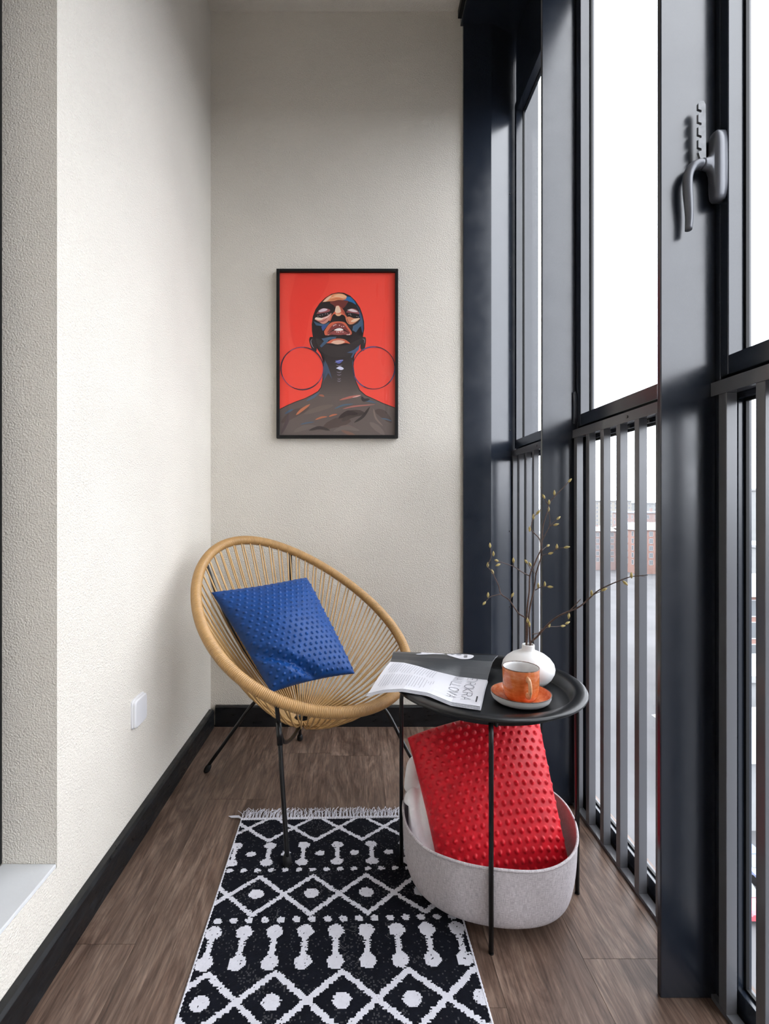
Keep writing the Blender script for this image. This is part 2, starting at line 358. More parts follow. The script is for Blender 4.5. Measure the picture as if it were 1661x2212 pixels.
# ---------------------------------------------------------------- framed poster
PX0, PX1, PZ0, PZ1 = -.3400, .1771, 1.2285, 1.9475
pic = thing('framed_poster', 'framed red poster of a bald dark-skinned person with hoop earrings on the back wall', 'picture', ((PX0+PX1)/2, YB, PZ0))
FW = .0128; fr = MB(); yf0, yf1 = YB-.026, YB-.002
fr.box(PX0, PX0+FW, yf0, yf1, PZ0, PZ1).box(PX1-FW, PX1, yf0, yf1, PZ0, PZ1).box(PX0+FW, PX1-FW, yf0, yf1, PZ1-FW, PZ1).box(PX0+FW, PX1-FW, yf0, yf1, PZ0, PZ0+FW)
fr.out('frame', M['black'], pic, bevel=.0008)
MB().box(PX0+FW, PX1-FW, YB-.012, YB-.002, PZ0+FW, PZ1-FW).out('backing_board', M['room'], pic)
sx = (PX1-PX0-2*FW)/(1470-142); sz = (PZ1-PZ0-2*FW)/(2048-180)
def art(p, layer):                       # print coordinates -> wall
    return (PX0+FW+(min(max(p[0], 142), 1470)-142)*sx, YB-.0122-layer*.000012, PZ1-FW-(min(max(p[1], 180), 2048)-180)*sz)
INK = {}
def ink(c):
    if c not in INK:
        l = tuple(((v/255+.055)/1.055)**2.4 if v > 10 else v/255/12.92 for v in c); INK[c] = mat('poster_ink', l, .5, spec=.3).m
    return list(INK).index(c)
bmA = bmesh.new(); layer = [0]
def shape(c, pts, rnd=0):
    P = pts if not rnd else [tuple(v) for v in smoothpath([(x, y, 0) for x, y in pts]+[(*pts[0], 0)], rnd)[:-1, :2]]
    layer[0] += 1; vs = [bmA.verts.new(art(p, layer[0])) for p in P]; m_ = ink(c)
    for tri in tessellate_polygon([[Vector((p[0], p[1], 0)) for p in P]]):
        try: f = bmA.faces.new([vs[i] for i in tri]); f.material_index = m_; f.normal_update()
        except ValueError: pass
def stroke(c, pts, w):
    P = smoothpath([(x, y, 0) for x, y in pts], 6)[:, :2]; T = np.gradient(P, axis=0); T /= np.linalg.norm(T, axis=1)[:, None]; N = np.c_[-T[:, 1], T[:, 0]]
    w = np.interp(np.linspace(0, 1, len(P)), [0, .15, .5, .85, 1], [w*.15, w*.7, w, w*.7, w*.15]) if np.isscalar(w) else np.full(len(P), w[0])
    shape(c, [tuple(v) for v in P+N*w[:, None]/2]+[tuple(v) for v in (P-N*w[:, None]/2)[::-1]])
DK, BLU, ORG_, PALE, MAU, BRN = (42, 35, 36), (66, 92, 118), (205, 100, 72), (228, 196, 168), (150, 82, 86), (112, 52, 46)
shape((240, 72, 58), [(142, 180), (1470, 180), (1470, 2048), (142, 2048)])
shape((236, 62, 50), [(330, 180), (700, 180), (640, 420), (500, 620), (420, 1000), (300, 1000), (250, 600)], 4)
def hoop(cx, cy, r, w):
    layer[0] += 1
    for i in range(64):
        a, b = 2*math.pi*i/64, 2*math.pi*(i+1)/64; ww = w*(1+.35*math.sin(a*3+cx))
        c = (96, 78, 120) if (i//7) % 3 == 0 else (56, 44, 66)
        q = [(cx+(r+s*ww/2)*math.cos(t), cy+(r+s*ww/2)*math.sin(t)) for t, s in ((a, -1), (a, 1), (b, 1), (b, -1))]
        f = bmA.faces.new([bmA.verts.new(art(p, layer[0])) for p in q]); f.material_index = ink(c)
shape((36, 28, 30), [(142, 1742), (230, 1697), (330, 1655), (430, 1620), (520, 1574), (580, 1538), (612, 1495), (632, 1410), (637, 1330), (642, 1250), (634, 1180), (612, 1110), (572, 1050), (548, 990), (525, 930), (512, 850), (510, 770), (522, 680), (552, 598), (602, 525), (664, 465), (735, 420), (815, 402), (883, 408), (954, 440), (1015, 500), (1066, 576), (1096, 658), (1114, 740), (1116, 822), (1100, 912), (1076, 992), (1036, 1064), (1003, 1130), (992, 1250), (1006, 1350), (1026, 1436), (1066, 1524), (1134, 1584), (1224, 1624), (1334, 1675), (1470, 1726), (1470, 2048), (142, 2048)])
shape((96, 84, 80), [(142, 1752), (230, 1706), (330, 1664), (430, 1628), (522, 1584), (585, 1546), (620, 1500), (640, 1412), (645, 1330), (650, 1250), (660, 1180), (800, 1150), (975, 1170), (985, 1250), (998, 1350), (1018, 1440), (1058, 1532), (1128, 1592), (1220, 1632), (1330, 1683), (1470, 1735), (1470, 2048), (142, 2048)])  # body grey lightened, the film's reflection painted into the ink
for k in range(22):                       # tonal steps down the throat and over the collarbones
    y0, y1 = 1090+k*24, 1118+k*24; xl = lambda y: np.interp(y, [1090, 1180, 1250, 1330, 1412, 1500, 1560, 1640], [646, 660, 652, 648, 644, 622, 600, 560]); xr = lambda y: np.interp(y, [1090, 1170, 1250, 1350, 1440, 1532, 1600, 1640], [1000, 974, 984, 997, 1016, 1056, 1100, 1130])
    f = k/21; shape(tuple(int(a+(b-a)*f**1.3) for a, b in zip((44, 37, 38), (96, 84, 80))), [(xl(y0), y0), (xr(y0), y0), (xr(y1), y1), (xl(y1), y1)])
for c, p, w in (((84, 70, 66), [(160, 1900), (300, 1800), (480, 1730)], 90), ((106, 92, 86), [(420, 1800), (600, 1740), (760, 1700)], 60), ((78, 64, 60), [(640, 1960), (800, 1900), (960, 1880)], 110), ((66, 54, 52), [(860, 1880), (980, 1800), (1120, 1790)], 90), ((112, 98, 94), [(1180, 1900), (1260, 1960), (1350, 2040)], 70), ((76, 62, 60), [(1240, 1760), (1330, 1800), (1430, 1900)], 90), ((108, 96, 92), [(760, 2000), (900, 1960), (1060, 1990)], 50), ((84, 70, 72), [(160, 2030), (220, 1900), (250, 1790)], 40), ((104, 92, 88), [(300, 2010), (420, 1960), (560, 1940)], 60), ((118, 88, 76), [(850, 1990), (930, 2020), (1010, 2046)], 40), ((122, 104, 98), [(1220, 1740), (1250, 1850), (1330, 1940)], 22)): stroke(c, p, w)
shape((52, 45, 46), [(600, 1070), (700, 1130), (830, 1150), (960, 1120), (1040, 1040), (1090, 930), (900, 1010), (720, 1010), (560, 930)], 4)
for s in (((520, 915), (490, 918), (480, 950), (490, 1000), (510, 1052), (540, 1086), (562, 1080), (568, 1030), (548, 960)), ((1095, 915), (1130, 920), (1136, 965), (1126, 1030), (1112, 1072), (1082, 1062), (1070, 1030), (1080, 960))): shape((44, 36, 36), list(s), 4)
stroke((150, 140, 150), [(515, 935), (500, 965), (512, 1010), (535, 1045)], 8); stroke((150, 140, 150), [(1095, 935), (1118, 950), (1116, 990)], 7)
# forehead, brow, cheeks
shape((222, 140, 96), [(632, 515), (680, 465), (740, 430), (812, 414), (880, 425), (925, 462), (905, 492), (820, 490), (760, 502), (700, 507), (660, 512)], 4)
shape(PALE, [(640, 508), (690, 464), (740, 440), (700, 490), (665, 510)], 4); shape((232, 180, 140), [(760, 440), (820, 424), (880, 432), (912, 462), (840, 458)], 4)
stroke((240, 190, 150), [(720, 470), (800, 450), (890, 470)], 12); stroke((196, 100, 66), [(720, 495), (800, 476), (880, 484)], 10)
shape((36, 104, 160), [(915, 450), (955, 456), (1000, 500), (1024, 545), (980, 525), (930, 502), (868, 492), (905, 480)])
shape((58, 80, 116), [(1024, 545), (1056, 596), (1088, 680), (1104, 770), (1096, 870), (1072, 760), (1062, 690), (1050, 620)], 4)
shape(BRN, [(720, 510), (800, 496), (890, 494), (930, 506), (900, 560), (860, 590), (790, 570), (760, 590), (730, 560)], 4)
shape((34, 27, 29), [(600, 560), (640, 520), (700, 520), (770, 560), (760, 610), (720, 600), (660, 580), (600, 600)], 4); shape((34, 27, 29), [(900, 560), (940, 510), (1010, 540), (1060, 620), (1000, 590), (940, 590), (900, 620), (880, 600)], 4)
# nose
shape(ORG_, [(792, 556), (824, 554), (862, 600), (880, 640), (925, 690), (912, 735), (890, 680), (820, 660), (745, 690), (722, 735), (704, 720), (750, 650), (780, 615)])
shape((170, 78, 62), [(845, 570), (880, 610), (900, 660), (880, 650), (850, 610)], 4)
shape(PALE, [(790, 562), (822, 560), (846, 625), (806, 642), (778, 622)], 4)
shape((30, 24, 26), [(728, 745), (740, 692), (762, 655), (792, 660), (815, 676), (850, 660), (886, 670), (908, 720), (905, 752), (850, 745), (815, 735), (770, 745)], 4)
shape((224, 170, 132), [(786, 642), (820, 650), (852, 645), (842, 668), (815, 676), (790, 664)], 4)
# eyes
shape(MAU, [(563, 652), (600, 602), (660, 585), (722, 604), (704, 626), (640, 640)], 4); shape((216, 198, 208), [(588, 617), (640, 588), (692, 598), (664, 618), (604, 630)], 4)
shape((206, 138, 122), [(543, 712), (562, 690), (600, 702), (690, 672), (736, 640), (724, 700), (684, 748), (640, 766), (592, 740)], 4); shape((230, 208, 190), [(545, 712), (562, 690), (640, 704), (604, 724)], 4)
stroke((230, 206, 200), [(620, 705), (680, 690), (725, 655)], 12); stroke((160, 84, 84), [(580, 735), (640, 735), (690, 700)], 12)
shape((26, 21, 24), [(570, 668), (620, 643), (702, 632), (718, 640), (690, 668), (640, 688), (588, 690)], 4)
shape(MAU, [(904, 632), (960, 590), (1022, 600), (1062, 652), (1000, 642)], 4); shape((216, 200, 202), [(918, 606), (976, 594), (1042, 626), (980, 626)], 4)
shape((208, 132, 98), [(900, 702), (940, 682), (1000, 702), (1066, 700), (1032, 736), (986, 766), (942, 770), (914, 740)], 4); shape((230, 196, 166), [(1000, 706), (1064, 700), (1030, 730), (990, 745), (960, 735)], 4)
stroke((150, 72, 60), [(915, 700), (925, 735), (945, 765)], 10)
shape((26, 21, 24), [(904, 640), (960, 643), (1042, 670), (1066, 692), (1000, 692), (940, 672)], 4)
for x, y in ((582, 676), (606, 668), (634, 662), (668, 650), (690, 648), (700, 655), (938, 655), (955, 652), (962, 664), (1030, 680), (1048, 686)): shape((190, 180, 185), [(x-6, y), (x, y-5), (x+6, y), (x, y+5)])
# blue planes
shape(BLU, [(530, 735), (590, 760), (660, 770), (722, 740), (704, 770), (642, 846), (630, 840), (655, 795), (560, 782)]); shape(BLU, [(1088, 700), (1100, 780), (1062, 802), (1020, 862), (978, 838), (986, 790), (1042, 758)])
shape((58, 80, 140), [(620, 800), (655, 778), (690, 775), (640, 842), (632, 838)])
# mouth
shape(ORG_, [(653, 852), (700, 780), (750, 745), (830, 738), (892, 750), (932, 802), (972, 862), (956, 893), (880, 888), (760, 888), (680, 897), (660, 887)], 3)
shape((232, 200, 190), [(690, 893), (720, 888), (700, 897)]); shape((238, 214, 206), [(905, 885), (955, 880), (960, 862), (950, 893), (915, 894)])
shape((128, 58, 56), [(682, 872), (740, 790), (800, 755), (862, 760), (907, 802), (957, 877), (882, 832), (830, 815), (770, 832)], 3); shape((142, 72, 70), [(682, 885), (750, 838), (830, 852), (895, 842), (948, 882), (884, 888), (820, 894)], 3)
shape((30, 22, 24), [(690, 878), (765, 828), (800, 815), (845, 812), (885, 830), (950, 878), (880, 842), (830, 846), (770, 842)], 3); shape((238, 230, 226), [(764, 838), (800, 820), (840, 815), (876, 836), (820, 846)], 3)
for x, y in ((760, 788), (772, 780), (788, 775), (830, 783), (855, 796), (878, 795), (800, 858), (820, 862), (845, 856), (870, 860)): shape((226, 200, 196), [(x-7, y), (x, y-8), (x+7, y), (x, y+7)])
# chin
shape(BLU, [(623, 935), (720, 915), (796, 913), (782, 936), (702, 952), (692, 976), (622, 1037), (603, 1020), (650, 966)])
shape(ORG_, [(678, 987), (740, 947), (810, 934), (892, 945), (954, 993), (900, 985), (830, 1000), (750, 990)], 3); shape((226, 182, 158), [(730, 985), (780, 950), (850, 944), (892, 975), (812, 1002)], 3)
stroke((180, 84, 72), [(760, 958), (830, 948), (900, 965)], 9)
# neck and shoulders
shape((70, 90, 122), [(915, 1098), (1000, 1062), (1064, 1008), (1052, 1062), (1002, 1112), (975, 1157), (963, 1150), (985, 1100)])
shape((86, 92, 160), [(782, 1188), (870, 1178), (852, 1206), (826, 1222), (796, 1214)], 3); shape((218, 218, 238), [(790, 1276), (835, 1254), (880, 1280), (846, 1296)], 3); stroke((150, 155, 200), [(775, 1212), (830, 1190), (875, 1182)], 8)
for y, w in ((1240, 70), (1318, 60), (1348, 54), (1395, 40), (1420, 44)): stroke((128, 120, 132), [(825-w/2, y), (828, y+7), (825+w/2, y-3)], 9)
shape((66, 82, 104), [(660, 1178), (692, 1240), (724, 1330), (744, 1402), (702, 1330), (648, 1424), (664, 1330)]); stroke((70, 86, 110), [(650, 1200), (658, 1290), (642, 1400)], 14); stroke((70, 86, 110), [(982, 1180), (985, 1270), (1006, 1360)], 12)
for c, p, w in (((186, 112, 80), [(330, 1812), (400, 1752), (490, 1690)], 34), ((178, 106, 78), [(550, 1868), (620, 1842), (690, 1832)], 22), ((186, 108, 78), [(708, 1832), (750, 1815), (806, 1804)], 20), ((160, 96, 76), [(590, 1585), (630, 1590), (655, 1600)], 24),
                ((176, 104, 92), [(830, 1642), (950, 1610), (1080, 1584)], 26), ((222, 170, 160), [(980, 1612), (1030, 1600), (1076, 1586)], 12), ((170, 104, 96), [(868, 1744), (1000, 1714), (1240, 1692)], 18), ((74, 98, 118), [(770, 1742), (870, 1702), (990, 1686)], 20),
                ((74, 92, 112), [(378, 1922), (450, 1905), (540, 1892)], 18), ((80, 98, 120), [(450, 1650), (530, 1604), (596, 1552)], 30), ((72, 92, 112), [(1090, 1648), (1170, 1655), (1255, 1674)], 22), ((74, 94, 116), [(1310, 1852), (1370, 1862), (1435, 1884)], 18),
                ((72, 90, 110), [(200, 1800), (250, 1770), (300, 1745)], 26), ((52, 40, 40), [(820, 1850), (930, 1790), (1040, 1800)], 60), ((50, 40, 40), [(1000, 1900), (1100, 1830), (1180, 1720)], 34), ((110, 92, 88), [(830, 1945), (930, 1935), (1010, 1960)], 16), ((48, 40, 44), [(1085, 1600), (1110, 1640), (1180, 1630)], 40), ((56, 46, 46), [(480, 1990), (600, 1960), (720, 1990)], 40)): stroke(c, p, w)
hoop(400, 1278, 244, 11); hoop(1226, 1272, 243, 11)
me = bpy.data.meshes.new('print'); bmA.to_mesh(me); bmA.free()
o = bpy.data.objects.new('print', me); COL.objects.link(o); o.parent = pic; ORG[o] = ORG[pic]
me.transform(__import__('mathutils').Matrix.Translation(-ORG[pic]))
for c in INK: me.materials.append(INK[c])
# wavy protective film over the print
def film_mat():
    x = NM('clear_film'); t = x.t; t.nodes.remove(x.b); a = x.n('BsdfTransparent'); g = x.n('BsdfGlossy'); g.inputs['Roughness'].default_value = .06
    f = x.n('Fresnel'); f.inputs[0].default_value = 1.5; m = x.n('MixShader'); mi_ = x.n('Mix', data_type='FLOAT'); gm = x.n('NewGeometry'); x.l(gm.outputs['Backfacing'], mi_.inputs[0]); x.l(f.outputs[0], mi_.inputs[2]); mi_.inputs[3].default_value = .03; x.l(mi_.outputs[0], m.inputs[0]); x.l(a.outputs[0], m.inputs[1]); x.l(g.outputs[0], m.inputs[2]); x.l(m.outputs[0], x.out.inputs[0]); return x.m
M['film'] = film_mat()
nx, nz = 110, 90; V = []; F = []
for j in range(nz+1):
    for i in range(nx+1):
        u, v = i/nx, j/nz; w = .0012*noise.noise((u*2.2, v*2.4, 3.1))+.0050*u**3*noise.noise((u*13, v*4.5, 9.2))
        e = min(u, 1-u, v, 1-v)*12; w *= min(1, e)
        V.append((PX0+FW+u*(PX1-PX0-2*FW), YB-.0182-w, PZ0+FW+v*(PZ1-PZ0-2*FW)))
for j in range(nz):
    for i in range(nx): a = j*(nx+1)+i; F.append([a, a+1, a+nx+2, a+nx+1])
mk('protective_film', V, F, M['film'], pic, smooth=True)

# ---------------------------------------------------------------- socket cover on the left wall
sk = thing('socket_cover', 'white square socket cover low on the left wall', 'socket', (XW, 1.438, .361))
V, F = loft([((XW, 1.438, .361), (Yv, .041), (Zv, .041), .25), ((XW+.004, 1.438, .361), (Yv, .041), (Zv, .041), .25), ((XW+.005, 1.438, .361), (Yv, .040), (Zv, .040), .25)], 40); mk('back_plate', V, F, M['plastic'], sk)
V, F = loft([((XW+.004, 1.438, .361), (Yv, .0395), (Zv, .0395), .3), ((XW+.011, 1.438, .361), (Yv, .039), (Zv, .039), .3), ((XW+.0135, 1.438, .361), (Yv, .036), (Zv, .036), .3), ((XW+.0138, 1.438, .361), (Yv, .031), (Zv, .031), .3)], 40); mk('cover', V, F, M['plastic'], sk, smooth=False)

# ---------------------------------------------------------------- lounge chair
CH = thing('lounge_chair', 'round tan cord lounge chair with black steel legs in the corner', 'chair', (-.19, 1.728, 0))
cy_, cp_ = math.radians(-42.73), math.radians(32.8)
cf = np.array([math.cos(cy_), math.sin(cy_), 0]); cs = np.array([-math.sin(cy_), math.cos(cy_), 0]); cc = np.array([-.1897, 1.7278, .5816])
cfu = cf*math.cos(cp_)+np.array([0, 0, -math.sin(cp_)]); cn = cf*math.sin(cp_)+np.array([0, 0, math.cos(cp_)])
def rimpt(t):
    t = np.asarray(t, float); u = .4165*np.cos(t); v = .3588*np.sin(t)*(1+.1317*np.cos(t)); w = -.0151*(v/.35)**2
    return cc+u[..., None]*cfu+v[..., None]*cs+w[..., None]*cn
tt = np.linspace(0, 2*np.pi, 4001); LL = np.r_[0, np.cumsum(np.linalg.norm(np.diff(rimpt(tt), axis=0), axis=1))]
def t_at(f): return np.interp(f, LL/LL[-1], tt)
nw = 470; ph = np.arange(nw*5)/5.0
V, F = tube(rimpt(t_at(ph/nw)), .0148+.0027*np.abs(np.sin(np.pi*ph))**.6, 12, closed=True); mk('wrapped_rim', V, F, M['cordrim'], CH, smooth=True)
hub = np.array([-.185, 1.723, .213])
ha = np.linspace(0, 2*np.pi, 24, endpoint=False); V, F = tube(np.c_[hub[0]+.028*np.cos(ha), hub[1]+.028*np.sin(ha), np.full(24, hub[2])], .007, 8, closed=True); mk('hub_ring', V, F, M['rod'], CH, smooth=True)
NC = 60
for i in range(NC*2):
    pair = i//2; side = 1 if i % 2 else -1
    t = float(t_at(((pair+side*.20+rng.uniform(-.04, .04))/NC) % 1)); p = rimpt(t)
    d = hub-p; d /= np.linalg.norm(d); q = p-cn*.004+d*.012+cn*.010*side*.6
    ang = math.atan2(p[1]-hub[1], p[0]-hub[0])+.10*side
    e = hub+np.array([.028*math.cos(ang), .028*math.sin(ang), .004*side])
    s = np.linspace(0, 1, 7); P = q+(e-q)*s[:, None]; out = np.array([math.cos(ang), math.sin(ang), -1.0]); out /= np.linalg.norm(out)
    P = P+out*(.030*4*s*(1-s)*(.75+.25*s))[:, None]
    V, F = tube(P, .0028, 5, caps=False); mk('cord', V, F, M['cord'], CH, smooth=True)
def rod(name, P, r=.0062, k=6):
    V, F = tube(smoothpath(P, k), r, 10); return mk(name, V, F, M['rod'], CH, smooth=True)
def foot(par, x, y, z0, tilt=(0, 0), r=.0115):
    MBf = MB(); pr = [(0, 0), (r*.75, 0), (r, .004), (r, .016), (r*.85, .022), (r*.6, .027), (0, .027)]
    V, F = lathe(pr, (x, y, z0), 16); V = [(a+tilt[0]*(c-z0), b+tilt[1]*(c-z0), c) for a, b, c in V]; mk('rubber_foot', V, F, M['gasket'], par, smooth=True)
RUGT = .0065
r1 = rimpt(np.radians(312.0))-cn*.012+np.array([.004, .012, 0])
lg = rod('leg', [(-.180, 1.315, RUGT+.012), (-.1965, 1.348, .18), (-.213, 1.381, .348)], .0064); foot(lg, -.180, 1.315, RUGT, (-.1, .19))
sl = MB(); sl.tube([(-.2078, 1.3705, .294), (-.213, 1.381, .350)], .0082, 12); sl.out('sleeve', M['rod'], lg, smooth=True)
rod('front_stay', [tuple(r1), (-.2135, 1.383, .346)], .0062, 3); rod('front_stay', [(-.213, 1.383, .343), (-.204, 1.41, .285), (-.196, 1.54, .235), tuple(hub+np.array([0, -.02, -.006]))], .0058)
lg = rod('leg', [(-.532, 1.787, .012), (-.44, 1.769, .142), (-.352, 1.752, .262), (-.31, 1.742, .268), tuple(hub+np.array([-.03, .004, -.006]))], .0062); foot(lg, -.532, 1.787, 0, (.4, -.1))
lg = rod('leg', [(-.227, 2.024, .012), (-.222, 1.98, .10), (-.205, 1.86, .24), tuple(hub+np.array([0, .02, -.002]))], .0062); foot(lg, -.227, 2.024, 0, (.02, -.1))
lg = rod('leg', [(.24, 1.64, .012), (.165, 1.68, .135), (.098, 1.716, .248), (.05, 1.725, .258), tuple(hub+np.array([.03, .0, -.006]))], .0062); foot(lg, .24, 1.64, 0, (-.35, .2))
for ta in (217, 143):
    p = rimpt(np.radians(float(ta)))-cn*.014; e = hub+np.array([-.012, .016, -.010]); o_ = np.array([p[0]-hub[0], p[1]-hub[1], -.35]); o_ /= np.linalg.norm(o_)
    rod('back_stay', [tuple(p+(e-p)*q+o_*(.046*4*q*(1-q))) for q in (0, .2, .45, .7, .88, 1)], .0064)

# ---------------------------------------------------------------- dotted plush cushions
def cushion(name, label, cat, c4, N, T, mt, dot, dsp, dh, pinch=.07, n=230, seed=1, warp=None, Tb=.75, top=0):
    TL, TR, BR, BL = [np.array(c) for c in c4]; N = np.array(N, float); N /= np.linalg.norm(N)
    u, v = np.meshgrid(np.linspace(-1, 1, n), np.linspace(-1, 1, n)); uu = u*(1-pinch*(1-v**2)); vv = v*(1-pinch*(1-u**2))+top*(1-u**2)**.8*(v+1)/2   # v=+1 top
    a, b = (uu+1)/2, (vv+1)/2
    mid = ((1-a)*b)[..., None]*TL+(a*b)[..., None]*TR+(a*(1-b))[..., None]*BR+((1-a)*(1-b))[..., None]*BL
    prof = (np.clip((1-u**2)*(1-v**2), 0, 1))**.42
    Wd = (np.linalg.norm(TR-TL)+np.linalg.norm(BR-BL))/2; Hd = (np.linalg.norm(TL-BL)+np.linalg.norm(TR-BR))/2
    wr = np.zeros_like(u); r = np.random.default_rng(seed)
    for _ in range(16):
        f = r.uniform(2, 7); th = r.uniform(0, np.pi); wr += r.uniform(.2, 1)/f*np.sin(f*(u*math.cos(th)+v*math.sin(th))+r.uniform(0, 6))
    objs = []
    pu = (u+1)/2*Wd; pv = (v+1)/2*Hd
    row = np.round(pv/(dsp*.866)); cx = np.round(pu/dsp-.5*(row % 2))+.5*(row % 2); dd = np.hypot(pu-cx*dsp, pv-row*dsp*.866)
    d0 = np.clip(1-(dd/dot)**2, 0, 1)**1.2*dh*np.clip((1-np.maximum(abs(u), abs(v)))*14, 0, 1)
    Vs = []
    for sgn, th in ((1, T), (-1, T*Tb)):
        h = prof*(th+wr*.008)
        if warp is not None and sgn == 1: h = h+warp(u, v)*prof**.5
        S = mid+N*(sgn*h)[..., None]
        if sgn == 1 and warp is not None and hasattr(warp, 'shift'): S = S+warp.shift(u, v)
        du = np.gradient(S, axis=1); dv = np.gradient(S, axis=0); nn = np.cross(du, dv); nn /= np.linalg.norm(nn, axis=2)[..., None]+1e-12; nn *= sgn*np.sign((nn*N).sum(2).mean())
        Vs.append(S+nn*d0[..., None])
    idx = np.arange(n*n).reshape(n, n); back = idx+n*n; edge = np.zeros((n, n), bool); edge[0] = edge[-1] = True; edge[:, 0] = edge[:, -1] = True; back[edge] = idx[edge]
    q = lambda I: np.stack([I[:-1, :-1], I[:-1, 1:], I[1:, 1:], I[1:, :-1]], -1).reshape(-1, 4)
    F = np.vstack([q(idx), q(back)[:, ::-1]]); V = np.vstack([x.reshape(-1, 3) for x in Vs])
    used = np.unique(F); rm = np.zeros(len(V), int); rm[used] = np.arange(len(used))
    V = V[used]; org = (V[:, 0].mean(), V[:, 1].mean(), V[:, 2].min())
    o = mk(name, V, rm[F], mt, None, smooth=True, origin=org); return props(o, label, cat)
class WarpBlue:
    def __call__(s, u, v):
        d = (u+.55)*.55+(v+.60)*.83            # fold line across the lower left corner
        return -.030*np.exp(-(d/.10)**2)*(u < .45)*np.clip((.45-u)*2, 0, 1)+.020*np.exp(-((u+.62)**2+(v+.82)**2)/.10)
cushion('blue_cushion', 'royal blue dotted plush cushion lying in the tan cord chair', 'cushion', [(-.480, 1.665, .657), (-.186, 1.87, .676), (-.006, 1.64, .397), (-.254, 1.505, .386)], (.50, -.70, .51), .080, M['blue'], .0056, .0215, .0046, pinch=.045, seed=3, warp=WarpBlue())
RED = cushion('red_cushion', 'bright red dotted plush cushion standing in the grey fabric basket', 'cushion', [(.137, 1.355, .320), (.500, 1.40, .380), (.508, 1.185, .066), (.198, 1.165, .052)], (-.08, -.78, .60), .095, M['red'], .0060, .0210, .0056, pinch=.03, seed=5, top=.10)

# ---------------------------------------------------------------- tray table with fabric basket
TC = (.328, 1.273)
TB = thing('tray_table', 'round black metal tray table with a grey fabric basket slung between its legs', 'table', (TC[0], TC[1], 0))
V, F = lathe([(0, .474), (.193, .474), (.201, .477), (.206, .494), (.211, .4985), (.231, .4985), (.234, .4965), (.2355, .4995), (.234, .503), (.230, .5045), (.208, .5045), (.203, .501), (.197, .4805), (.192, .478), (0, .478)], (*TC, 0), 96); tray = mk('tray', V, F, M['tray'], TB, smooth=True)
tray.modifiers.new('edges', 'EDGE_SPLIT').split_angle = math.radians(50)
legs = [(.2845, 1.0650), (.538, 1.2291), (.3715, 1.481), (.1173, 1.3168)]
for x, y in legs:
    rx, ry = (x-TC[0])/.2145, (y-TC[1])/.2145
    zf = .0062 if x < .2 else 0
    lg = MB().tube([(x-rx*.006, y-ry*.006, .490), (x, y, .44), (x, y, .0045+zf)], .0053, 12).out('leg', M['tray'], TB, smooth=True)
    MB().tube([(x, y, .003+zf), (x, y, zf)], .0056, 12).out('foot_cap', M['gasket'], lg)
    MB().tube([(x-rx*.006-ry*.011, y-ry*.006+rx*.011, .494), (x-rx*.006-ry*.011, y-ry*.006+rx*.011, .478)], .0038, 10).out('tray_pin', M['tray'], lg)
nb = 128; A = np.linspace(0, 2*np.pi, nb, endpoint=False); la = [math.atan2(y-TC[1], x-TC[0]) for x, y in legs]
bul = np.sin(2*(A-la[0]))**2; wob = np.array([noise.noise((math.cos(a)*2.2, math.sin(a)*2.2, 4)) for a in A]); wob2 = np.array([noise.noise((math.cos(a)*3.5, math.sin(a)*3.5, 8)) for a in A])
prof = [(.2085, .176, 0), (.209, .168, .2), (.2085, .150, .7), (.207, .12, 1), (.205, .085, .8), (.200, .055, .4), (.193, .038, .1), (.180, .030, 0), (.10, .027, 0), (0.001, .027, 0)]
V = []; 
for r, z, k in prof:
    rr = r+.010*bul*(r > .15)+k*(.006*wob+.0035*wob2); zz = z+(.002*wob-.004*bul if z > .14 else 0)
    V += np.c_[TC[0]+rr*np.cos(A), TC[1]+rr*np.sin(A), np.full(nb, z)+(zz-z if np.ndim(zz) else 0)].tolist()
F = [[i*nb+q, i*nb+(q+1) % nb, (i+1)*nb+(q+1) % nb, (i+1)*nb+q] for i in range(len(prof)-1) for q in range(nb)]
bk = mk('basket', V, F, M['linen'], TB, smooth=True); so = bk.modifiers.new('solid', 'SOLIDIFY'); so.thickness = .003; so.offset = 1
sub = bk.modifiers.new('sub', 'SUBSURF'); sub.levels = 1; sub.render_levels = 1
r0 = prof[0][0]+.010*bul; V, F = tube(np.c_[TC[0]+r0*np.cos(A), TC[1]+r0*np.sin(A), .176+.002*wob-.004*bul], .0032, 8, closed=True); mk('hem', V, F, M['linen'], bk, smooth=True)
M['rivet'] = mat('steel_rivet', (.5, .5, .52), .3, .9).m
for x, y in legs:
    d = np.array([x-TC[0], y-TC[1]]); d /= np.linalg.norm(d); t_ = np.array([-d[1], d[0]])
    c = np.array([x, y]); V, F = lathe([(0, 0), (.0035, 0), (.0035, .002), (.002, .004), (0, .004)], (0, 0, 0), 10)
    for s_ in (-1, 1):
        VV = [(c[0]-d[0]*(.0055-0)+s_*t_[0]*(.0035+b_)+d[0]*a_*.9, c[1]-d[1]*.0055+s_*t_[1]*(.0035+b_)+d[1]*a_*.9, .163+cz) for a_, cz, b_ in V]
        mk('rivet', VV, F, M['rivet'], bk, smooth=True)

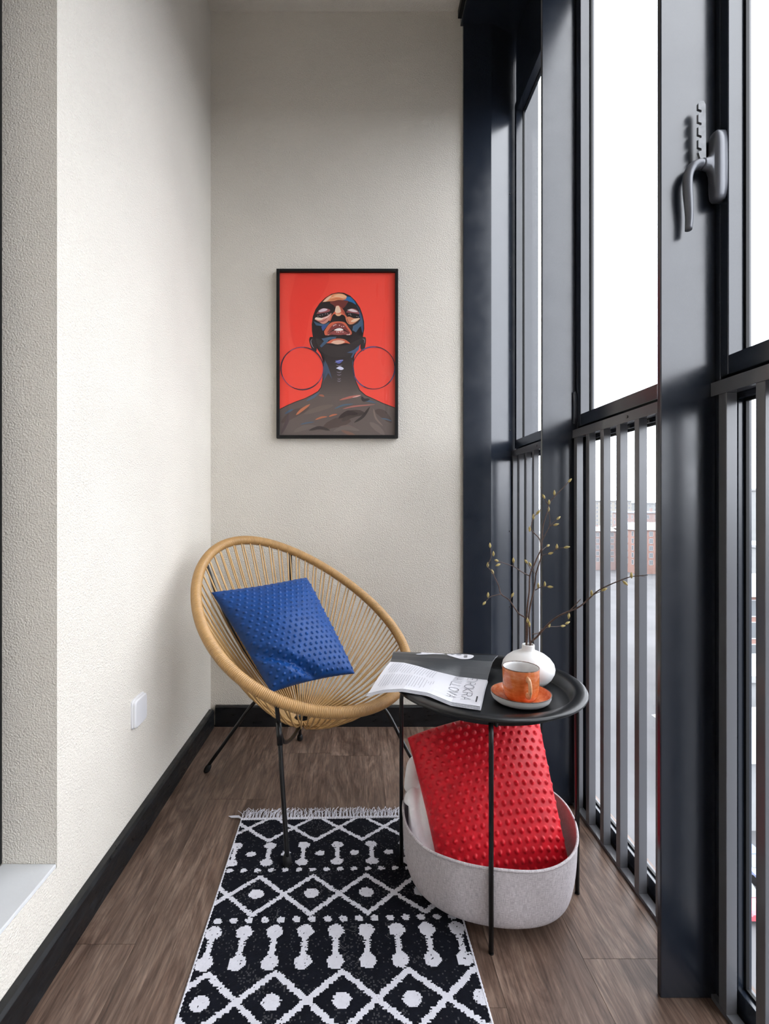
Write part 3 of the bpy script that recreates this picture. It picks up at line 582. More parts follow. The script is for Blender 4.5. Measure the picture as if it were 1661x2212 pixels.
# ---------------------------------------------------------------- white blanket in the basket
bmB = bmesh.new()                          # soft rolls of fleece pressed together
for P, r in (([(.150, 1.312, .214), (.141, 1.285, .178), (.154, 1.252, .128), (.178, 1.214, .088), (.192, 1.198, .062)], (.020, .026, .030, .034, .030)),
             ([(.172, 1.335, .205), (.176, 1.285, .186), (.183, 1.252, .142), (.194, 1.228, .098), (.205, 1.210, .066)], (.022, .022, .026, .032, .030)),
             ([(.176, 1.400, .242), (.158, 1.375, .226), (.156, 1.345, .180), (.166, 1.315, .110), (.178, 1.280, .070)], (.018, .027, .034, .044, .040)),
             ([(.205, 1.410, .215), (.195, 1.385, .190), (.180, 1.355, .120), (.190, 1.340, .075)], (.024, .034, .044, .036))):
    q = smoothpath(P, 6); rr_ = np.interp(np.linspace(0, 1, len(q)), np.linspace(0, 1, len(r)), r)*1.0
    rr_ = rr_*np.sqrt(np.clip(np.minimum(np.linspace(0, 1, len(q)), np.linspace(1, 0, len(q)))*7+.12, 0, 1))
    V_, F_ = tube(q, rr_, 16, flat=(1.0, .85)); vs_ = [bmB.verts.new(v_) for v_ in V_]
    for f_ in F_: bmB.faces.new([vs_[k_] for k_ in f_])
bmesh.ops.recalc_face_normals(bmB, faces=bmB.faces[:])
me = bpy.data.meshes.new('tmp'); bmB.to_mesh(me); bmB.free(); tmp = bpy.data.objects.new('tmp', me); COL.objects.link(tmp)
md = tmp.modifiers.new('r', 'REMESH'); md.mode = 'VOXEL'; md.voxel_size = .0035; md2 = tmp.modifiers.new('s', 'SMOOTH'); md2.factor = .5; md2.iterations = 5
dg = bpy.context.evaluated_depsgraph_get(); me2 = bpy.data.meshes.new_from_object(tmp.evaluated_get(dg)); bpy.data.objects.remove(tmp)
V = np.array([v_.co[:] for v_ in me2.vertices]); Nn = np.array([v_.normal[:] for v_ in me2.vertices]); F = [list(p.vertices) for p in me2.polygons]; bpy.data.meshes.remove(me2)
dp = np.array([.0045*noise.noise(Vector((x*12, y*12, z*16)))+.0008*noise.noise(Vector((x*40+3, y*40, z*50))) for x, y, z in V]); V = V+Nn*dp[:, None]
rad = np.hypot(V[:, 0]-TC[0], V[:, 1]-TC[1]); lim = np.where(V[:, 2] < .19, .196, .220); k_ = np.minimum(1, lim/np.maximum(rad, 1e-6)); V[:, 0] = TC[0]+(V[:, 0]-TC[0])*k_; V[:, 1] = TC[1]+(V[:, 1]-TC[1])*k_; V[:, 2] = np.maximum(V[:, 2], .033)
props(mk('blanket', V, F, M['fleece'], None, smooth=True, origin=(.19, 1.32, .033)), 'folded white fleece blanket beside the red cushion in the basket', 'blanket')

# ---------------------------------------------------------------- vase with branches
VC = (.4475, 1.314, .478)
vs = thing('vase', 'squat round white ceramic vase at the back of the tray table', 'vase', VC)
V, F = lathe([(0, 0), (.030, 0), (.034, .002), (.047, .010), (.058, .022), (.0648, .036), (.0662, .046), (.0635, .058), (.055, .070), (.042, .080), (.028, .0865), (.0195, .0890), (.0168, .0915), (.0158, .097), (.0160, .103), (.0152, .1055), (.0125, .1055), (.0118, .103), (.0118, .092), (.030, .080), (.055, .060), (.058, .045), (.045, .018), (.02, .006), (0, .006)], VC, 64); mk('body', V, F, M['ceramic'], vs, smooth=True)
STEMS = [
 (2.4, 0.9, [(-0.0053, 0.0, 0.103), (-0.0038, 0.0017, 0.1444), (-0.0025, 0.0033, 0.1842), (0.0014, 0.005, 0.2173), (0.0053, 0.0067, 0.2439), (0.0066, 0.0083, 0.2772), (0.0112, 0.01, 0.2945), (0.0198, 0.0117, 0.3111), (0.0295, 0.0133, 0.3322), (0.0379, 0.015, 0.3489), (0.0419, 0.0167, 0.364), (0.0432, 0.0183, 0.3808), (0.0462, 0.02, 0.4112), (0.0529, 0.0217, 0.4349), (0.0603, 0.0233, 0.4552), (0.064, 0.025, 0.4729), (0.0797, 0.0267, 0.492), (0.1015, 0.0283, 0.5132), (0.1193, 0.03, 0.5317)]),
 (2.4, 0.9, [(0.0098, 0.01, 0.1002), (0.0057, 0.0057, 0.1434), (0.0022, 0.0014, 0.1779), (0.0054, -0.0029, 0.2122), (0.0106, -0.0071, 0.2396), (0.014, -0.0114, 0.2702), (0.0148, -0.0157, 0.2907), (0.0209, -0.02, 0.3176), (0.0262, -0.0243, 0.3411), (0.0233, -0.0286, 0.3644), (0.0162, -0.0329, 0.3843), (-0.0026, -0.0371, 0.4031), (-0.006, -0.0414, 0.4173), (-0.0023, -0.0457, 0.4368), (0.0058, -0.05, 0.4479)]),
 (1.3, 1, [(0.0431, 0.02, 0.3722), (0.0547, 0.022, 0.3941), (0.0643, 0.024, 0.412), (0.0665, 0.026, 0.4313), (0.0631, 0.028, 0.4545)]),
 (1, 0.8, [(0.0643, 0.024, 0.412), (0.0777, 0.02, 0.4159)]),
 (1, 0.7, [(0.065, 0.024, 0.4127), (0.0788, 0.027, 0.4238), (0.0892, 0.03, 0.4319)]),
 (1, 0.7, [(0.0645, 0.028, 0.4654), (0.0562, 0.024, 0.4756), (0.0489, 0.02, 0.4885)]),
 (1.4, 0.7, [(0.0078, 0.012, 0.2817), (-0.0182, -0.0035, 0.295), (-0.043, -0.019, 0.3102), (-0.0706, -0.0345, 0.3203), (-0.0945, -0.05, 0.3286)]),
 (1, 0.7, [(0.0129, 0.013, 0.2947), (0.0061, 0.009, 0.3067), (-0.002, 0.005, 0.318)]),
 (1, 0.7, [(0.0133, -0.02, 0.2919), (0.0036, -0.025, 0.3018), (-0.0046, -0.03, 0.3155)]),
 (1.1, 0.7, [(0.0131, -0.015, 0.2493), (0.0263, -0.0275, 0.2603), (0.0395, -0.04, 0.2617)]),
 (1, 0.7, [(0.0241, -0.03, 0.3394), (0.0324, -0.0375, 0.3437), (0.0386, -0.045, 0.3464)]),
 (1, 0.7, [(0.0234, -0.03, 0.3515), (0.0363, -0.02, 0.3591), (0.047, -0.01, 0.3628)]),
 (1, 0.7, [(0.0355, -0.042, 0.3455), (0.0461, -0.048, 0.3525), (0.0534, -0.054, 0.3595), (0.0724, -0.06, 0.3632)]),
 (0.8, 0.6, [(-0.0832, -0.04, 0.32), (-0.0883, -0.042, 0.3183)]),
 (0.9, 0.7, [(-0.044, -0.02, 0.311), (-0.0446, -0.02, 0.3235)]),
 (2.2, 0.8, [(-0.0037, -0.008, 0.1053), (-0.0024, -0.0023, 0.142), (-0.0039, 0.0033, 0.1708), (-0.0201, 0.009, 0.1822), (-0.0318, 0.0147, 0.1986), (-0.0436, 0.0203, 0.2171), (-0.063, 0.026, 0.232), (-0.0682, 0.0317, 0.2532), (-0.0769, 0.0373, 0.2746), (-0.0816, 0.043, 0.2876), (-0.0926, 0.0487, 0.3038), (-0.0827, 0.0543, 0.3261), (-0.0833, 0.06, 0.3552)]),
 (1.1, 0.7, [(-0.0633, 0.025, 0.2322), (-0.0919, 0.02, 0.2263), (-0.1027, 0.015, 0.2188), (-0.1104, 0.01, 0.2123)]),
 (0.9, 0.7, [(-0.041, 0.02, 0.2137), (-0.0393, 0.02, 0.2212), (-0.0359, 0.02, 0.228)]),
 (0.8, 0.7, [(-0.0755, 0.045, 0.2742), (-0.0783, 0.05, 0.2849)]),
 (2.6, 0.7, [(0.0104, 0.0, 0.1047), (0.0189, -0.0136, 0.129), (0.0337, -0.0271, 0.1555), (0.048, -0.0407, 0.1776), (0.0619, -0.0543, 0.1936), (0.0786, -0.0679, 0.2061), (0.0949, -0.0814, 0.2184), (0.1106, -0.095, 0.2383), (0.1258, -0.1086, 0.2608), (0.1406, -0.1221, 0.2753), (0.1609, -0.1357, 0.2896), (0.1775, -0.1493, 0.3006), (0.1849, -0.1629, 0.3061), (0.1971, -0.1764, 0.3098), (0.2014, -0.19, 0.3129)]),
 (1.2, 0.8, [(0.0735, -0.08, 0.2087), (0.0848, -0.085, 0.2238), (0.0967, -0.09, 0.2401)]),
 (1.2, 0.7, [(0.0104, 0.0, 0.1314), (0.0279, 0.004, 0.1337), (0.0401, 0.008, 0.1428), (0.0611, 0.012, 0.1482), (0.0795, 0.016, 0.1476), (0.0964, 0.02, 0.1483)]),
 (0.9, 0.7, [(0.0947, 0.02, 0.1476), (0.1091, 0.022, 0.1546)]),
 (1, 0.7, [(0.1184, -0.11, 0.2549), (0.1295, -0.1125, 0.2609), (0.1389, -0.115, 0.2665)]),
 (0.8, 0.6, [(0.1647, -0.15, 0.2962), (0.1696, -0.152, 0.2912)]),
 (0.7, 0.5, [(0.1922, -0.18, 0.3097), (0.1991, -0.185, 0.3078)]),
 (0.8, 0.7, [(0.0729, -0.08, 0.2081), (0.0723, -0.08, 0.1999)]),
 (0.8, 0.6, [(0.0291, -0.02, 0.1504), (0.0195, -0.03, 0.1523)]),
]
BUDS = [
 ((0.1015, 0.0283, 0.5132), (0.1193, 0.03, 0.5317)),
 ((-0.0023, -0.0457, 0.4368), (0.0058, -0.05, 0.4479)),
 ((0.0643, 0.024, 0.412), (0.0777, 0.02, 0.4159)),
 ((0.0788, 0.027, 0.4238), (0.0892, 0.03, 0.4319)),
 ((0.0562, 0.024, 0.4756), (0.0489, 0.02, 0.4885)),
 ((-0.0706, -0.0345, 0.3203), (-0.0945, -0.05, 0.3286)),
 ((0.0061, 0.009, 0.3067), (-0.002, 0.005, 0.318)),
 ((0.0036, -0.025, 0.3018), (-0.0046, -0.03, 0.3155)),
 ((0.0263, -0.0275, 0.2603), (0.0395, -0.04, 0.2617)),
 ((0.0324, -0.0375, 0.3437), (0.0386, -0.045, 0.3464)),
 ((0.0363, -0.02, 0.3591), (0.047, -0.01, 0.3628)),
 ((0.0534, -0.054, 0.3595), (0.0724, -0.06, 0.3632)),
 ((-0.0832, -0.04, 0.32), (-0.0883, -0.042, 0.3183)),
 ((-0.044, -0.02, 0.311), (-0.0446, -0.02, 0.3235)),
 ((-0.0827, 0.0543, 0.3261), (-0.0833, 0.06, 0.3552)),
 ((-0.1027, 0.015, 0.2188), (-0.1104, 0.01, 0.2123)),
 ((-0.0393, 0.02, 0.2212), (-0.0359, 0.02, 0.228)),
 ((-0.0755, 0.045, 0.2742), (-0.0783, 0.05, 0.2849)),
 ((0.0795, 0.016, 0.1476), (0.0964, 0.02, 0.1483)),
 ((0.0947, 0.02, 0.1476), (0.1091, 0.022, 0.1546)),
 ((0.1295, -0.1125, 0.2609), (0.1389, -0.115, 0.2665)),
 ((0.1647, -0.15, 0.2962), (0.1696, -0.152, 0.2912)),
 ((0.0729, -0.08, 0.2081), (0.0723, -0.08, 0.1999)),
 ((0.064, 0.025, 0.4688), (0.064, 0.025, 0.4729)),
 ((0.0784, 0.026, 0.4937), (0.0784, 0.026, 0.4978)),
 ((-0.0021, -0.045, 0.4323), (-0.0021, -0.045, 0.4361)),
 ((-0.0066, -0.03, 0.4004), (-0.0066, -0.03, 0.4044)),
 ((-0.0917, 0.052, 0.2992), (-0.0917, 0.052, 0.3034)),
 ((-0.0756, 0.055, 0.3288), (-0.0756, 0.055, 0.333)),
 ((-0.0999, 0.018, 0.2236), (-0.0999, 0.018, 0.2277)),
 ((0.0638, 0.028, 0.4504), (0.0638, 0.028, 0.4545)),
 ((0.055, -0.05, 0.3572), (0.055, -0.05, 0.3611)),
 ((0.0192, -0.02, 0.2544), (0.0192, -0.02, 0.2584)),
 ((0.0319, -0.03, 0.26), (0.0319, -0.03, 0.264)),
 ((0.0587, 0.01, 0.1467), (0.0587, 0.01, 0.1507)),
 ((0.1138, -0.11, 0.2519), (0.1138, -0.11, 0.2555)),
 ((0.179, -0.165, 0.3023), (0.179, -0.165, 0.3058)),
 ((-0.0037, -0.005, 0.162), (-0.0037, -0.005, 0.166)),
 ((0.003, 0.0, 0.1508), (0.003, 0.0, 0.1548)),
]

SETS = [('tall straight budded twig standing in the white vase', [0, 2, 3, 4, 5, 6, 7, 14]), ('tall forked budded twig standing in the white vase', [1, 8, 9, 10, 11, 12, 13]), ('budded twig leaning left out of the white vase', list(range(15, 19))), ('long bare twig leaning right from the white vase towards the railing', list(range(19, len(STEMS))))]
budset = [[], [], [], []]
alls = [[np.array(p) for p in s[2]] for s in STEMS]
for a, b in BUDS:
    best = min(range(4), key=lambda k: min(np.linalg.norm(np.array(b)-p) for i in SETS[k][1] for p in alls[i])); budset[best].append((a, b))
roots = [(-.004, .004), (.005, -.003), (-.006, -.003), (.006, .005)]
for k in range(4):
    lab, ids = SETS[k]; br = thing('twig', lab, 'branch', VC, 'budded twigs in the white vase')
    for j, i in enumerate(ids):
        w0, w1, P = STEMS[i]; P = [tuple(np.array(p)+np.array(VC)) for p in P]
        if j == 0:
            w = roots[k]; P = [(VC[0]+w[0]*2.5, VC[1]+w[1]*2.5, VC[2]+.012), (VC[0]+w[0], VC[1]+w[1], VC[2]+.098)]+P[1:]
        q = smoothpath(P, 4)
        V, F = tube(q, np.linspace(w0, w1, len(q))*.00105, 6); mk('stem' if j == 0 else 'side_shoot', V, F, M['bark'], br, smooth=True)
    for a, b in budset[k]:
        a, b = np.array(a)+np.array(VC), np.array(b)+np.array(VC); d = b-a; d /= np.linalg.norm(d)+1e-9
        V, F = tube([b-d*.004, b-d*.001, b+d*.003, b+d*.007, b+d*.0105], [.0010, .0027, .0034, .0022, .0004], 8); mk('bud', V, F, M['bud'], br, smooth=True)

# ---------------------------------------------------------------- cup and saucer
SC = (.393, 1.206, .478)
sa = thing('saucer', 'orange glazed saucer with white underside under the orange cup', 'saucer', SC)
out_ = [(0, 0), (.046, 0), (.0485, .001), (.060, .003), (.0660, .008), (.0690, .0150), (.0694, .0215)]; in_ = [(.0700, .0225), (.0685, .0225), (.063, .0145), (.054, .0085), (.044, .0055), (0, .0048)]
V, F = lathe(out_+in_, SC, 64); mk('dish', V, F, [M['ceramic'], M['glaze']], sa, smooth=True, mi=[0 if f[0]//64 < len(out_)-1 else 1 for f in F])
al = np.linspace(0, 2*np.pi, 96, endpoint=False); V, F = tube(np.c_[SC[0]+.0692*np.cos(al), SC[1]+.0692*np.sin(al), np.full(96, SC[2]+.0222)], .00085+.00035*rng.random(96), 6, closed=True); mk('rim_line', V, F, M['rimbrown'], sa, smooth=True)
CC = (.393, 1.206, SC[2]+.0052)
cu = thing('cup', 'orange streaked ceramic cup of tea on its saucer', 'cup', CC)
out_ = [(0, 0), (.027, 0), (.031, .0015), (.0372, .008), (.0405, .017), (.0418, .030), (.0424, .052), (.0428, .0755)]; in_ = [(.0424, .0768), (.0404, .0766), (.0398, .070), (.039, .030), (.034, .010), (0, .006)]
V, F = lathe(out_+in_, CC, 64); mk('body', V, F, [M['glaze'], M['ceramic']], cu, smooth=True, mi=[0 if f[0]//64 < len(out_) else 1 for f in F])
V, F = tube(np.c_[CC[0]+.0416*np.cos(al), CC[1]+.0416*np.sin(al), np.full(96, CC[2]+.0768)], .00095+.0003*rng.random(96), 6, closed=True); mk('rim_line', V, F, M['rimbrown'], cu, smooth=True)
V, F = lathe([(0, .050), (.0390, .050)], CC, 48); mk('tea', V, F, M['tea'], cu)
hx, hyv = .02, -1.0; hn = math.hypot(hx, hyv); hx, hyv = hx/hn, hyv/hn
hp = smoothpath([(r, z, 0) for r, z in [(.0405, .060), (.050, .0615), (.0590, .0575), (.0625, .046), (.0605, .034), (.053, .0255), (.0405, .0235)]], 5)
V, F = tube([(CC[0]+hx*r, CC[1]+hyv*r, CC[2]+z) for r, z, _ in hp], .0052, 12, flat=(1.4, .72)); mk('handle', V, F, M['glazehandle'], cu, smooth=True)

# ---------------------------------------------------------------- open magazine
MG = thing('magazine', 'open magazine with a dark photo page and a white text page on the tray table', 'magazine', (.23, 1.30, .478))
SR, SL = np.array([.344, 1.326]), np.array([.0915, 1.366])         # spine ends on the tray / over the rim
def zline(a):                                                       # height of the block along the spine: flat on the tray, up over its rim, then free
    return np.interp(a, [0, .30, .55, .72, .86, 1.0], [.4815, .4865, .4990, .5100, .5165, .517])
WR, WL = np.array([.282, 1.152]), np.array([.0262, 1.197])
def white(a, b, lift=0.):
    p = (SR*(1-a)+SL*a)*(1-b)+(WR*(1-a)+WL*a)*b
    z0 = zline(a); edge = np.interp(a, [0, .25, .45, .68, .85, 1.0], [.479, .4850, .5035, .5100, .5050, .4935])
    z = z0*(1-b)+edge*b+.006*np.sin(np.pi*min(b*1.25, 1))*(1-.4*a)
    return (p[0], p[1], z+lift)
DR, DL = np.array([.404, 1.442]), np.array([.110, 1.482])
def dark(a, b, lift=0.):
    p = (SR*(1-a)+SL*a)*(1-b)+(DR*(1-a)+DL*a)*b
    z0 = zline(a); z = np.interp(b, [0, .12, .3, .5, .75, 1], [z0, z0*.70+.512*.30, z0*.30+.512*.70, .5125+.003*a, .5140+.002*a, .5110])
    return (p[0], p[1], z+lift)
def sheet(fn, name, m, lift, a0=0, a1=1, b1=1, th=.0006, na=28, nb_=16, curl=0):
    V = []; F = []
    for s in (0, -th):
        for j in range(nb_+1):
            for i in range(na+1):
                a = a0+(a1-a0)*i/na; b = b1*j/nb_; x, y, z = fn(a, b, lift+s); V.append((x, y, z+curl*b*b*(1-a)))
    n1 = (na+1)*(nb_+1)
    for j in range(nb_):
        for i in range(na):
            q = j*(na+1)+i; F.append([q, q+1, q+na+2, q+na+1]); F.append([n1+q, n1+q+na+1, n1+q+na+2, n1+q+1])
    rim = [i for i in range(na+1)]+[j*(na+1)+na for j in range(1, nb_+1)]+[nb_*(na+1)+i for i in range(na-1, -1, -1)]+[j*(na+1) for j in range(nb_-1, 0, -1)]
    for q, p in zip(rim, rim[1:]+rim[:1]): F.append([q, n1+q, n1+p, p])
    return mk(name, V, F, m, MG, smooth=False)
sheet(white, 'page', M['papertop'], .0046, b1=.985, curl=.0022)
for q in range(1, 5): sheet(white, 'page', M['paper'], .0046-.00105*q, a0=-.002*q, a1=1+.003*q, b1=.985+.008*q, curl=.0018*(1-q/4))
sheet(dark, 'page', M['paperdark'], .0046); sheet(dark, 'page', M['paper'], .0036, b1=1.008); sheet(dark, 'cover_sheet', M['paperdark'], .0024, b1=1.012)
pm = MB()
def strip(fn, P, w, m, lift):                                       # a printed line on a page, P in page coordinates
    P = np.array(P, float); T = np.gradient(P, axis=0)*np.array([.257, .185]); T /= np.linalg.norm(T, axis=1)[:, None]+1e-9; Nn = np.c_[-T[:, 1]/.257, T[:, 0]/.185]*w/2
    V = [fn(*p, lift) for p in P+Nn]+[fn(*p, lift) for p in P-Nn]; n = len(P)
    pm.add(V, [[i, i+1, n+i+1, n+i] for i in range(n-1)], m)
# headline, two lines of tall thin capitals reading across the page width
GL = {'A': [[(0, 1), (.5, 0), (1, 1)], [(.2, .62), (.8, .62)]], 'E': [[(1, 0), (0, 0), (0, 1), (1, 1)], [(0, .5), (.8, .5)]], 'I': [[(.5, 0), (.5, 1)]], 'K': [[(0, 0), (0, 1)], [(1, 0), (0, .55), (1, 1)]], 'L': [[(0, 0), (0, 1), (1, 1)]], 'N': [[(0, 1), (0, 0), (1, 1), (1, 0)]],
      'O': [[(.5+.5*math.sin(t), .5-.5*math.cos(t)) for t in np.linspace(0, 2*math.pi, 17)]], 'R': [[(0, 1), (0, 0), (.7, 0), (1, .14), (1, .36), (.7, .5), (0, .5)], [(.55, .5), (1, 1)]], 'V': [[(0, 0), (.5, 1), (1, 0)]], 'T': [[(0, 0), (1, 0)], [(.5, 0), (.5, 1)]]}
def headline(txt, atop, abot, b0, b1):
    n = len(txt); st = (b1-b0)/n
    for i, ch in enumerate(txt):
        for L in GL[ch]:
            w = .74 if ch != 'O' else .95
            pts = [(atop+(abot-atop)*y, b0+st*(i+.5)+(x-.5)*st*w) for x, y in L]
            q = []
            for p, r in zip(pts[:-1], pts[1:]): q += [tuple(np.array(p)*(1-t)+np.array(r)*t) for t in (0, .33, .66)]
            q.append(pts[-1]); strip(white, q, .0015 if ch != 'I' else .0018, 0, .0062)
headline('EIROKRA', .095, .185, .03, .86); headline('NAILLOVA', .225, .315, .03, .86)
strip(white, [(.045, .70), (.045, .76), (.045, .86)], .0034, 1, .0063)
for c0, c1, n, a0, a1 in ((.06, .44, 19, .945, .50), (.50, .86, 17, .945, .555)):
    for i in range(n):
        a = a0+(a1-a0)*i/(n-1); e = c1-(0 if (i*7) % 5 else rng.uniform(.02, .14)); strip(white, [(a, b) for b in np.linspace(c0+rng.uniform(0, .01), e, 5)], .0013, 2, .0061+.0018*0)
for i, (b0, b1) in enumerate(((.55, .82), (.60, .66), (.58, .70), (.56, .66))): strip(white, [(.525-.022*i, b0), (.525-.022*i, b1)], .0011, 2, .0062)
M['inkpale'] = mat('pale_ink', (.34, .34, .37), .6).m
pm.out('print', [M['ink'], M['inkblack'], M['inkpale']], MG)
# pale face and collar printed on the dark page
def blob(pts, m, lift): 
    P = smoothpath([(x, y, 0) for x, y in pts]+[(*pts[0], 0)], 4)[:-1, :2]; c = P.mean(0); n = len(P); V = [dark(*c, lift)]; Fq = []
    for k_ in (.5, 1): V += [dark(*(c+(p-c)*k_), lift) for p in P]
    for i in range(n): j = (i+1) % n; Fq += [[0, 1+i, 1+j], [1+i, 1+n+i, 1+n+j, 1+j]]
    return V, Fq
pf = MB()
for pts, m, lf in (([(.47, .93), (.36, .97), (.25, .96), (.205, .84), (.23, .72), (.31, .69), (.39, .76), (.46, .84)], 0, .0056), ([(.74, .99), (.62, .97), (.52, .97), (.50, .90), (.60, .86), (.66, .82), (.77, .80), (.72, .88)], 0, .0056),
                   ([(.38, .90), (.34, .92), (.33, .88), (.37, .86)], 1, .0060), ([(.30, .80), (.27, .82), (.26, .78), (.29, .765)], 1, .0060), ([(.31, .91), (.28, .92), (.27, .87), (.30, .86)], 1, .0060), ([(.44, .90), (.42, .93), (.40, .92), (.42, .88)], 1, .0060)):
    v_, f_ = blob([(a_, .52+(b_-.69)*1.5) for a_, b_ in pts], m, lf); pf.add(v_, f_, m)
pf.out('photo_print', [M['papertop'], M['inkblack']], MG)

# ---------------------------------------------------------------- woven runner rug
RO = np.array([-.3437, 1.507]); dv = np.array([.0245, -1.0]); dv /= np.linalg.norm(dv); du = np.array([-dv[1], dv[0]]); RW, RL = .576, 1.06
RG = thing('runner_rug', 'black and white woven runner rug with diamond pattern and white fringe', 'rug', (RO[0]+du[0]*RW/2+dv[0]*RL/2, RO[1]+du[1]*RW/2+dv[1]*RL/2, 0))
def rugp(u, v, z): return (RO[0]+du[0]*u+dv[0]*v, RO[1]+du[1]*u+dv[1]*v, z)
cell = .0029; nu, nv = int(RW/cell), int(RL/cell)
U, Vv = np.meshgrid((np.arange(nu)+.5)*RW/nu, (np.arange(nv)+.5)*RL/nv)
jit = rng.normal(0, .0011, (nv, 1))+rng.normal(0, .0007, (nv, nu)); Uj = U+jit; Vj = Vv+rng.normal(0, .0007, (nv, nu))
def smooth_wob(s, k): return np.array([[noise.noise((i*s, j*s, k)) for i in range(nu)] for j in range(nv)])
white_ = np.zeros((nv, nu), bool)
def zig(v0, v1, per, ph_, w):                                        # crossing zigzags = row of diamonds between v0 and v1
    t = ((Uj-ph_)/per) % 1; tri = np.abs(2*t-1)                     # 1 at the diamond ends, 0 at its centre
    vm, h = (v0+v1)/2, (v1-v0)/2
    for s in (-1, 1): white_[np.abs(Vj-(vm+s*h*tri)) < w*(1+.12*rng.standard_normal((nv, 1)))] = True
def dots(v, per, ph_, ru, rv):
    k = np.round((Uj-ph_)/per); white_[((Uj-ph_-k*per)/ru)**2+((Vj-v)/rv)**2 < 1] = True
def bells(v0, v1, per, ph_, ru, rv, sw):
    dots(v0, per, ph_, ru, rv); dots(v1, per, ph_, ru, rv); k = np.round((Uj-ph_)/per); white_[(np.abs(Uj-ph_-k*per) < sw) & (Vj > v0) & (Vj < v1)] = True
for i0 in (0.0,):
    zig(-.012, .098, .132, .093, .0066)
    bells(.117, .183, .0928, .010, .0165, .0125, .0058); dots(.150, .0928, .010+.046, .0125, .0095)
    dots(.2105, .0355, .012, .0085, .0068)
    zig(.233, .353, .1335, .094, .0074); dots(.290, .1335, .094, .0185, .0150)
    dots(.367, .0355, .020, .0092, .0085)
    bells(.399, .473, .0673, .0190, .0178, .0180, .0062)
    zig(.496, .614, .1345, .033+.1345, .0080); dots(.556, .1345, .033+.1345, .0180, .0165)
    dots(.630, .0355, .012, .0092, .0085); bells(.662, .734, .0945, .018, .0178, .0180, .0062); dots(.698, .0945, .065, .0125, .0105); dots(.764, .0355, .012, .0085, .0068)
    zig(.786, .906, .1335, .094, .0078); dots(.844, .1335, .094, .0185, .0160); dots(.92, .0355, .02, .0092, .0085); bells(.95, 1.02, .0668, .012, .0178, .018, .0062)
fle = (rng.random((nv, nu)) < .055) | ((rng.random((nv, nu)) < .16) & (smooth_wob(.05, 1.5) > .25))
mi = np.where(white_, 2, np.where(fle, 1, 0))
gx, gy = np.meshgrid(np.arange(nu+1)*RW/nu, np.arange(nv+1)*RL/nv)
X = RO[0]+du[0]*gx+dv[0]*gy; Y = RO[1]+du[1]*gx+dv[1]*gy; Z = np.full_like(X, .0058)+rng.normal(0, .00012, X.shape)
idx = np.arange((nu+1)*(nv+1)).reshape(nv+1, nu+1)
F = np.stack([idx[1:, :-1], idx[1:, 1:], idx[:-1, 1:], idx[:-1, :-1]], -1).reshape(-1, 4)
mk('woven_field', np.c_[X.ravel(), Y.ravel(), Z.ravel()], F, [M['rugblack'], M['rugfleck'], M['rugwhite']], RG, mi=mi.ravel())
bd = MB(); bd.add([rugp(u, v, z) for z in (0, .0056) for u, v in ((0, 0), (0, RL), (RW, RL), (RW, 0))], [[0, 1, 2, 3], [4, 7, 6, 5]]+[[i, 4+i, 4+(i+1) % 4, (i+1) % 4] for i in range(4)]); bd.out('backing', M['rugblack'], RG)
for u in (0, RW):
    n = 360; vv = np.linspace(0, RL, n); P = [rugp(u+.0003*math.sin(i*1.9), v, .0036) for i, v in enumerate(vv)]
    V, F = tube(P, .0030*(1+.14*np.sin(np.arange(n)*2.1)), 7); mk('binding', V, F, M['rugwhite'], RG, smooth=True)
n = 300; P = [rugp(u, -.001, .0042) for u in np.linspace(-.002, RW+.002, n)]
V, F = tube(P, .0050*(1+.16*np.sin(np.arange(n)*1.57)), 8); mk('woven_end', V, F, M['rugwhite'], RG, smooth=True)
fg = MB()
for i in range(330):
    u = RW*(i+.5)/330+rng.normal(0, .001); knot = round(u/.0105)*.0105; L = .040+rng.uniform(-.010, .014); sp = rng.normal(0, .006); cl = rng.normal(0, .008)
    P = [rugp(u, -.004, .004), rugp(u*.6+knot*.4+sp*.1, -.013, .005), rugp(u*.4+knot*.6+sp*.6, -.004-L*.6, .0040+abs(rng.normal(0, .0025))), rugp(knot+sp+cl, -.004-L, .0022+abs(rng.normal(0, .002)))]
    fg.tube(smoothpath(P, 2), .00085, 4)
for i in range(6):
    P = [rugp(.001, -.004, .004), rugp(-.012, -.012-.002*i, .004), rugp(-.034-.002*i, -.016-.0015*i, .002)]; fg.tube(smoothpath(P, 2), .0008, 4)
fg.out('fringe', M['rugwhite'], RG, kind='stuff')
